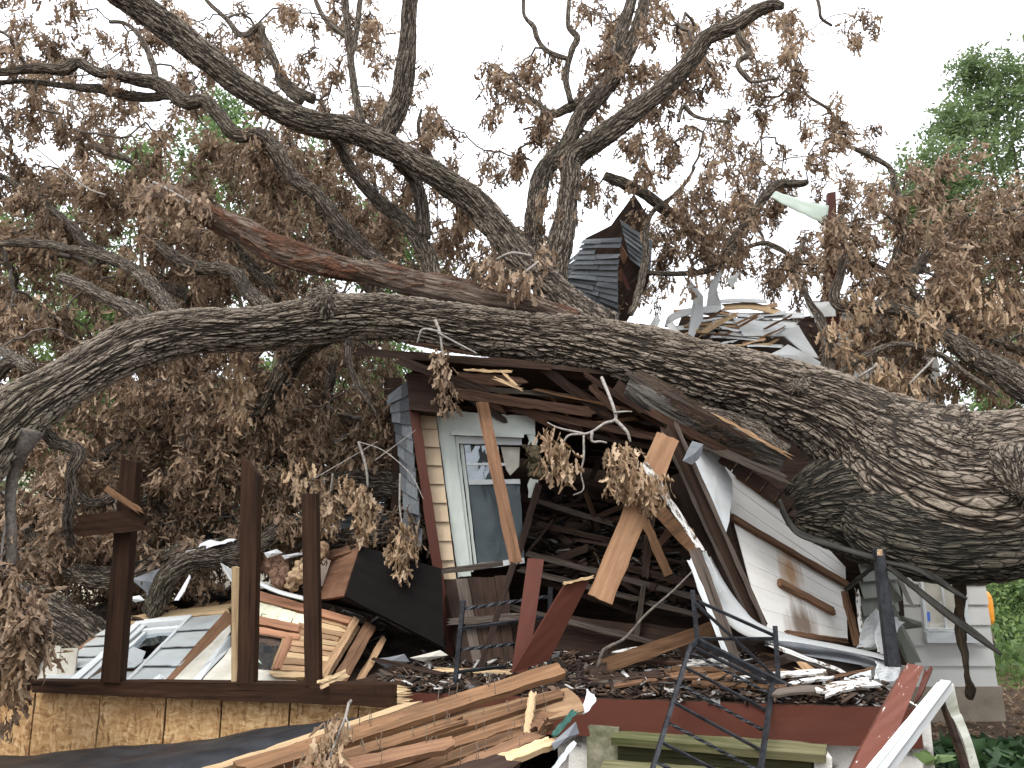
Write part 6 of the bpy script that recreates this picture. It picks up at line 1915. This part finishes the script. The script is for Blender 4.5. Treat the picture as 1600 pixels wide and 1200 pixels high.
poly_slab('broken_pane', [q.pt(.42, .80, -.035), q.pt(.67, .80, -.035), q.pt(.67, .62, -.03), q.pt(.62, .66, -.03), q.pt(.58, .60, -.03), q.pt(.50, .60, -.03), q.pt(.46, .52, -.03), q.pt(.42, .50, -.03)], .004, M['glassbright'], fw)
poly_slab('flap', [q.pt(.42, .36, .0), q.pt(.50, .42, .05), q.pt(.62, .38, .03), q.pt(.66, .24, .01), q.pt(.55, .22, .02), q.pt(.44, .26, .0)], .004, M['fallensiding'], fw, bend=.03)
q.box('stud_edge', M['yellow'], fw, .03, 1.0, 1.09, 1.15, -.10, .0, n=14, k=2, jag=.06)
q.box('raw_sheathing', M['yellow'], fw, .05, .98, .955, 1.09, -.01, .012, n=14, k=2, jag=.04)
for u in (.18, .30, .48, .66, .8):
    a = q.pt(u, 1.15, -.06)
    board('stud_stub', a, a + np.array([.07, .30, .06]) + rng.normal(0, .02, 3), .05, .06, M['paleplank'], fw, n=4, jag=(0, .03))
board('edge_board', q.pt(1.01, -.02, -.02), q.pt(1.01, .96, -.02), .11, .03, M['brownwood'], fw, n=10)
o = poly_slab('siding_scrap', [PA(665, 812, 5.5), PA(715, 780, 5.5), PA(735, 785, 5.55), PA(742, 815, 5.5), PA(728, 800, 5.5), PA(700, 808, 5.45)], .004, M['sheet'], bend=.02)
tag(o, 'small torn white siding curl at the lower right of the fallen window wall', 'siding')
o = poly_slab('white_edge_board', [PA(845, 822, 5.5), PA(885, 822, 5.5), PA(1030, 660, 6.1), PA(1030, 605, 6.15), PA(1015, 615, 6.1)], .02, M['white'])
tag(o, 'white edged board lying between the two fallen wall pieces', 'board')
o = poly_slab('grey_sheet', [PA(760, 822, 5.56), PA(860, 822, 5.56), PA(1030, 590, 6.2), PA(1028, 560, 6.25)], .02, M['drywall'])
tag(o, 'dull grey sheet under the white edged board', 'sheet')
o = poly_slab('wall_board', [PA(885, 830, 5.5), PA(1140, 835, 5.4), PA(1365, 830, 5.3), PA(1260, 780, 5.5), PA(1145, 712, 5.8), PA(1030, 660, 6.0)], .015, M['drywall'])
tag(o, 'beige grey wall board lying in front of the brown fallen wall piece', 'board')
pipeband('green_edge', 'thin green edge strip curling along the beige wall board', [(400, 1026, 5.72), (420, 1043, 5.6), (445, 1054, 5.5), (475, 1068, 5.3)], 5, 'flash', 'strip')

bw = thing('fallen_brown_wall', 'fallen wall piece with brown trim boards, torn plaster and a small window pane', 'wall', P(480, 1050, 5.7) * np.array([1, 1, 0]) + [0, 0, .3])
q = Quad(PA(1010, 800, 5.55), PA(1430, 800, 5.3), PA(1590, 545, 6.1), PA(1110, 410, 6.5))
q.box('lath', M['paleplank'], bw, .62, 1, 0, .97, -.06, -.01, n=10, k=2)
for k in range(12):
    v = k / 12
    q.box('lath', M['paleplank'] if k % 3 else M['yellow'], bw, .50 + random.uniform(-.04, .04), random.uniform(.96, 1.0), v + .008, v + 1 / 12 - .004, -.012, random.uniform(.0, .012), n=6, k=1, jag=.05)
q.box('wall_core', M['planks'], bw, 0, .62, .52, .97, -.06, -.012, n=6, k=4)
q.box('trim_board', M['trimwood'], bw, .02, .985, .90, 1.02, .0, .035, n=14, k=3)
q.box('trim_board', M['trimwood'], bw, .02, .60, .60, .70, .0, .035, n=10, k=3)
q.box('trim_board', M['trimwood'], bw, .02, .62, .50, .575, -.01, .02, n=10, k=3)
for (u0, u1, v0, v1) in [(.02, .18, .72, .89), (.19, .34, .76, .89), (.35, .47, .71, .88), (.49, .62, .70, .87), (.20, .33, .705, .745)]:
    poly_slab('plaster', [q.pt(u0, v0, .006), q.pt(u1, v0 - .02, .006), q.pt(u1 + .02, v1, .006), q.pt((u0 + u1) / 2, v1 + .01, .006), q.pt(u0 - .01, v1, .006)], .015, M['plaster'], bw)
q.box('pane', M['glassbright'], bw, .06, .50, .12, .50, -.03, -.026, n=4, k=4)
q.box('sash_rail', M['trimwood'], bw, .50, .56, .10, .52, -.02, .025, n=2, k=6, along='v')
q.box('sash_rail', M['paleplank'], bw, .46, .50, .10, .50, -.025, .01, n=2, k=6, along='v')
board('end_stud', q.pt(1.015, -.02, .01), q.pt(1.0, 1.0, .01), .05, .05, M['paleplank'], bw, n=8)
board('end_stud', q.pt(1.06, .0, -.10), q.pt(1.04, 1.02, -.09), .09, .08, M['brownwood'], bw, n=8)
board('end_stud', q.pt(1.10, .05, -.22), q.pt(1.10, .98, -.20), .05, .03, M['paleplank'], bw, n=8, jag=(.02, .04))
timber('stick', 'fresh pale board end lying on the rail right of the third post', (500, 1070, 4.95), (540, 1053, 5.2), 14, .02, 'yellow', 'board', jag=(.02, .02))

cb = thing('cabinet', 'big dark varnished cabinet lying tipped over left of the house corner', 'cabinet', P(600, 1010, 6.2) * np.array([1, 1, 0]) + [0, 0, .4])
c0, c1, c2, c3 = P(563, 853, 6.1), P(690, 888, 6.1), P(694, 1012, 5.95), P(538, 931, 5.95)
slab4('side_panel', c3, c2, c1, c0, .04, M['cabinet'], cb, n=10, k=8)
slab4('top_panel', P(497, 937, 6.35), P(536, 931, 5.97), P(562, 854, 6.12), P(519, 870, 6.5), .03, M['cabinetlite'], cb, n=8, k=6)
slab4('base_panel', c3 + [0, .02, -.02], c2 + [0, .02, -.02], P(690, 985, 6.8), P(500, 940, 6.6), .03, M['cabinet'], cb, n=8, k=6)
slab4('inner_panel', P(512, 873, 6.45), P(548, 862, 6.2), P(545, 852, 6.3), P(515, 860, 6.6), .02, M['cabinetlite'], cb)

ins1 = sheet('insulation_batt', [[P(446, 920, 6.3), P(456, 918, 6.2), P(470, 915, 6.25)], [P(455, 895, 6.35), P(470, 888, 6.2), P(492, 890, 6.3)], [P(475, 868, 6.45), P(494, 860, 6.3), P(512, 868, 6.4)], [P(498, 856, 6.5), P(508, 852, 6.4), P(516, 860, 6.5)]], .05, M['insul'], None, nu=40, nv=60, crumple=.07, cfreq=12, torn=.1)
tag(ins1, 'tan fibre insulation batt folded beside the tipped cabinet', 'insulation')
tube_o, _, _ = tube('insulation_roll', [P(402, 876, 6.7), P(425, 880, 6.6), P(440, 895, 6.5), P(438, 918, 6.4)], [.06, .08, .085, .06], M['browninsul'], None, seg=40, ds=.01, lump=.14, rough=.03)
tag(tube_o, 'brownish insulation roll behind the second post', 'insulation')
ib, _, _ = tube('insulation_clump', [P(822, 698, 6.4), P(832, 712, 6.35), P(824, 725, 6.35), P(836, 738, 6.3), P(846, 738, 6.3)], [.03, .055, .03, .06, .03], M['insuldark'], None, seg=40, ds=.006, lump=.3, wob=.03, rough=.035)
tag(ib, 'dirty insulation clump hanging at the right side of the smashed window', 'insulation')
o = poly_slab('white_channel', [PA(983, 285, 6.0), PA(1030, 315, 5.9), PA(1040, 375, 5.9), PA(1025, 360, 5.9)], .01, M['white'])
tag(o, 'white angled trim end behind the yellow stud', 'trim')
pipeband('white_strip', 'white strip curling down behind the second and third posts', [(398, 906, 6.3), (415, 915, 6.25), (440, 925, 6.2), (475, 934, 6.15)], 5, 'white', 'strip')
sh = sheet('white_sheeting', [[P(292, 866, 6.35), P(320, 856, 6.35), P(352, 851, 6.35)], [P(298, 858, 6.5), P(325, 846, 6.5), P(372, 842, 6.55)]], .006, M['cloth'], None, nu=18, nv=8, crumple=.03, cfreq=9)
tag(sh, 'white sheeting draped over the ground level limb at left', 'sheeting')
o = poly_slab('white_sheeting', [P(272, 938, 6.2), P(284, 918, 6.2), P(296, 898, 6.25), P(297, 902, 6.2), P(287, 925, 6.15), P(278, 938, 6.15)], .006, M['cloth'], bend=.01)
tag(o, 'narrow white sheeting tail hanging below the limb at left', 'sheeting')
for k, (cs, lb, mt) in enumerate([([(412, 864), (432, 858), (442, 864), (418, 872)], 'silvery sheet scrap between the second and third posts', 'sheet'), ([(440, 868), (475, 862), (478, 866), (445, 874)], 'silvery sheet strip against the third post', 'sheet'),
                                  ([(198, 934), (218, 930), (226, 938), (212, 941)], 'silvery scrap behind the first post', 'sheet'), ([(228, 928), (262, 912), (250, 930), (232, 938)], 'slate grey shingle sheet under the ground level limb', 'greymetal'),
                                  ([(205, 905), (250, 888), (282, 905), (240, 935)], 'large slate grey sheet below the forked limb', 'greymetal'), ([(580, 1030), (632, 1022), (640, 1034), (604, 1044)], 'grey green slab on the left part of the porch', 'greymetal'),
                                  ([(640, 1028), (688, 1016), (700, 1024), (662, 1034)], 'pale dusty slab on the porch near the corner post', 'drywall')]):
    o = poly_slab('sheet_scrap', [P(x, y, 6.45 - .6 * (k > 4)) for x, y in cs], .006, M[mt], bend=.02)
    tag(o, lb, 'sheet')
sl = shingle_geo([[P(520, 842, 7.4), P(628, 846, 7.3)], [P(528, 770, 7.9), P(600, 756, 7.8)]], 6, .25, lip=.012, loose=.05)
o = sl.obj('fallen_roof_piece', M['shingle'])
tag(o, 'dark slate shingled roof piece lying behind the leaf clumps left of the corner', 'roof')
sl = shingle_geo([[P(200, 850, 7.8), P(380, 860, 7.6)], [P(215, 780, 8.4), P(380, 790, 8.3)]], 6, .25, lip=.012, loose=.05)
o = sl.obj('fallen_roof_piece', M['shingle'])
tag(o, 'slate shingled roof piece lying under the limbs behind the first post', 'roof')

# ---------------------------------------------------------------- far things
nb = thing('neighbour_house', 'cream sided neighbour house with a red roof glimpsed through the leaves at left', 'house', (-8.5, 17.5, .3))
x0, x1, y0, y1, z0, z1 = -12.2, -6.6, 16.2, 22, .2, 3.6
g = lap_geo([[np.array([x0, y0, z0]), np.array([x1, y0, z0])], [np.array([x0, y0, z1]), np.array([x1, y0, z1])]], 20, nu=4, lip=.02)
g.obj('wall', M['cream'], nb)
V = np.array([[x0, y0 + .02, z0], [x1, y0 + .02, z0], [x1, y1, z0], [x0, y1, z0], [x0, y0 + .02, z1], [x1, y0 + .02, z1], [x1, y1, z1], [x0, y1, z1]])
link_mesh('wall_core', V, [(0, 1, 5, 4), (1, 2, 6, 5), (2, 3, 7, 6), (3, 0, 4, 7), (4, 5, 6, 7)], M['cream'], V, None, None, nb)
ym = (y0 + y1) / 2
V = np.array([[x0 - .4, y0 - .4, z1 - .05], [x1 + .4, y0 - .4, z1 - .05], [x1 + .4, y1 + .4, z1 - .05], [x0 - .4, y1 + .4, z1 - .05], [x0 - .4, ym, z1 + 1.8], [x1 + .4, ym, z1 + 1.8]])
link_mesh('roof', V, [(0, 1, 5, 4), (2, 3, 4, 5), (1, 2, 5), (3, 0, 4), (0, 3, 2, 1)], M['brick'], V, None, None, nb)
for xx in (-11.2, -8.9, -7.6):
    wq3 = Quad(np.array([xx, y0 - .03, 1.4]), np.array([xx + .8, y0 - .03, 1.4]), np.array([xx + .8, y0 - .03, 2.7]), np.array([xx, y0 - .03, 2.7]))
    f = wq3.box('window', M['white'], nb, -.1, 1.1, -.06, 1.08, -.02, .02)
    wq3.box('pane', M['greymetal'], f, 0, 1, 0, 1, .02, .026)

ex = thing('excavator', 'orange tracked excavator half hidden behind the white sided house', 'excavator', (6.3, 11.2, 0.15))
def rbox(name, c, s, mat, parent, bev=.12, seg=3):
    me = bpy.data.meshes.new(name)
    import bmesh
    bm = bmesh.new()
    bmesh.ops.create_cube(bm, size=1)
    bmesh.ops.scale(bm, vec=s, verts=bm.verts)
    bmesh.ops.bevel(bm, geom=bm.edges[:] , offset=bev, segments=seg, affect='EDGES', profile=.6)
    V = np.array([v.co[:] for v in bm.verts]) + np.asarray(c)
    F = [[v.index for v in f.verts] for f in bm.faces]
    bm.free()
    bpy.data.meshes.remove(me)
    return link_mesh(name, V, F, mat, V, None, None, parent, False)


e0 = P(1530, 949, 10.4)
rbox('counterweight', e0 + [-.5, .3, .02], (.95, 1.5, .47), M['orange'], ex, .16, 4)
rbox('body', e0 + [-1.5, .5, .05], (1.1, 1.5, .5), M['orange'], ex, .1)
rbox('cab', e0 + [-1.6, .3, .75], (.8, .9, .9), M['glass'], ex, .08)
tube('exhaust', [e0 + [-.14, .3, .2], e0 + [-.14, .3, .28]], [.12, .12], M['greymetal'], ex, seg=14, ds=.05)
e1 = P(1566, 1002, 10.4)
def trk(c, ln=2.2, h=.36, wd=.42):
    g = Geo()
    m = 46
    for k in range(m):
        a = k / m * 2 * math.pi
        px_, pz = math.cos(a) * ln / 2, math.sin(a) * h / 2
        px_ = max(-ln / 2 + .0, min(ln / 2, px_ * 1.15))
        d = unit(np.array([-math.sin(a) * ln * .5, 0, math.cos(a) * h * .5]))
        V, F, T = board_geo(c + [-wd / 2, px_, pz], c + [wd / 2, px_, pz], .075, .03, face=[0.001, math.cos(a), math.sin(a) + .001], n=1, k=1)
        g.add(V, F, T)
    return g
trk(e1 + [-.26, 1.2, -.02]).obj('track', M['trackmetal'], ex)
trk(e1 + [-1.7, 1.2, -.02]).obj('track', M['trackmetal'], ex)

# ---------------------------------------------------------------- ground cover at lower right, dead leaves and grass on the ground
r_ = np.random.default_rng(21)
n = 4200
xy = np.stack([r_.uniform(2.45, 4.6, n), r_.uniform(3.6, 6.35, n)], -1)
xy = xy[(xy[:, 0] > 2.55 + .0 * xy[:, 1])]
hts = np.array([gz(a, b) for a, b in xy]) + r_.uniform(.03, .3, len(xy)) * np.clip((6.4 - xy[:, 1]) / 1.2, .25, 1)
pos = np.column_stack([xy, hts])
dr = r_.normal(0, 1, (len(pos), 3)) * [1, 1, .35] + [0, -.3, -.1]
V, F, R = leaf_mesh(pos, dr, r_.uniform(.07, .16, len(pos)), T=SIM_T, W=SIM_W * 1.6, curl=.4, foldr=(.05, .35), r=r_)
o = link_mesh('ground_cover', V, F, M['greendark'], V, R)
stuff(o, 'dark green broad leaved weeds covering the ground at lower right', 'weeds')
m = 7000
xy = np.stack([r_.uniform(3.2, 9.5, m), r_.uniform(5.2, 10, m)], -1)
pos = np.column_stack([xy, [gz(a, b) + .012 for a, b in xy]])
dr = r_.normal(0, 1, (m, 3)) * [1, 1, .25]
V, F, R = leaf_mesh(pos, dr, r_.uniform(.04, .10, m), curl=1, foldr=(.1, .9), r=r_)
o = link_mesh('fallen_leaves', V, F, M['leaf'], V, R * .8)
stuff(o, 'brown fallen leaves littering the ground right of the white house', 'leaves')
m = 26000
xy = np.stack([r_.uniform(5.5, 14, m), 8.9 + 9 * r_.random(m)], -1)
pos = np.column_stack([xy, [gz(a, b) for a, b in xy]])
dr = r_.normal(0, .35, (m, 3)) + [0, 0, 1]
V, F, R = leaf_mesh(pos, dr, r_.uniform(.05, .12, m), T=np.array([0, .5, 1]), W=np.array([.05, .04, 0]), curl=.8, foldr=(.1, .3), r=r_)
o = link_mesh('lawn_grass', V, F, M['grass'], V, R)
stuff(o, 'short green lawn grass beyond the white house at right', 'grass')
n = 5200
xy = np.stack([r_.uniform(5.6, 11, n), r_.uniform(8.2, 13, n)], -1)
xy = xy[np.array([mnoise.noise(Vector((a * 1.1, b * 1.1, 5))) > -.12 for a, b in xy])]
pos = np.column_stack([xy, np.array([gz(a, b) for a, b in xy]) + r_.uniform(.03, .5, len(xy)) * r_.random(len(xy))])
V, F, R = leaf_mesh(pos, r_.normal(0, 1, (len(pos), 3)) + [0, 0, .3], r_.uniform(.05, .12, len(pos)), T=SIM_T, W=SIM_W * 1.3, curl=.5, foldr=(.05, .5), r=r_)
o = link_mesh('tall_weeds', V, F, M['greenpale'], V, R)
stuff(o, 'loose bright yellow green weeds overgrowing the lawn at the right edge', 'weeds')
wd = thing('pale_sapling', 'small light green seedling by the foot of the red post', 'plant', P(1462, 1195, 4.3) * np.array([1, 1, 0]))
c = P(1462, 1188, 4.3)
tube('stem', [c * [1, 1, 0], c], [.006, .003], M['green'], wd, seg=6, ds=.05)
dr = np.array([[math.cos(a), math.sin(a), .15] for a in np.linspace(0, 6.28, 8)[:-1]])
V, F, R = leaf_mesh(np.repeat(c[None], 7, 0), dr, np.full(7, .11), T=SIM_T, W=SIM_W * 1.1, curl=.4, foldr=(.1, .3), r=r_)
link_mesh('leaves', V, F, M['greenpale'], V, R, None, wd)
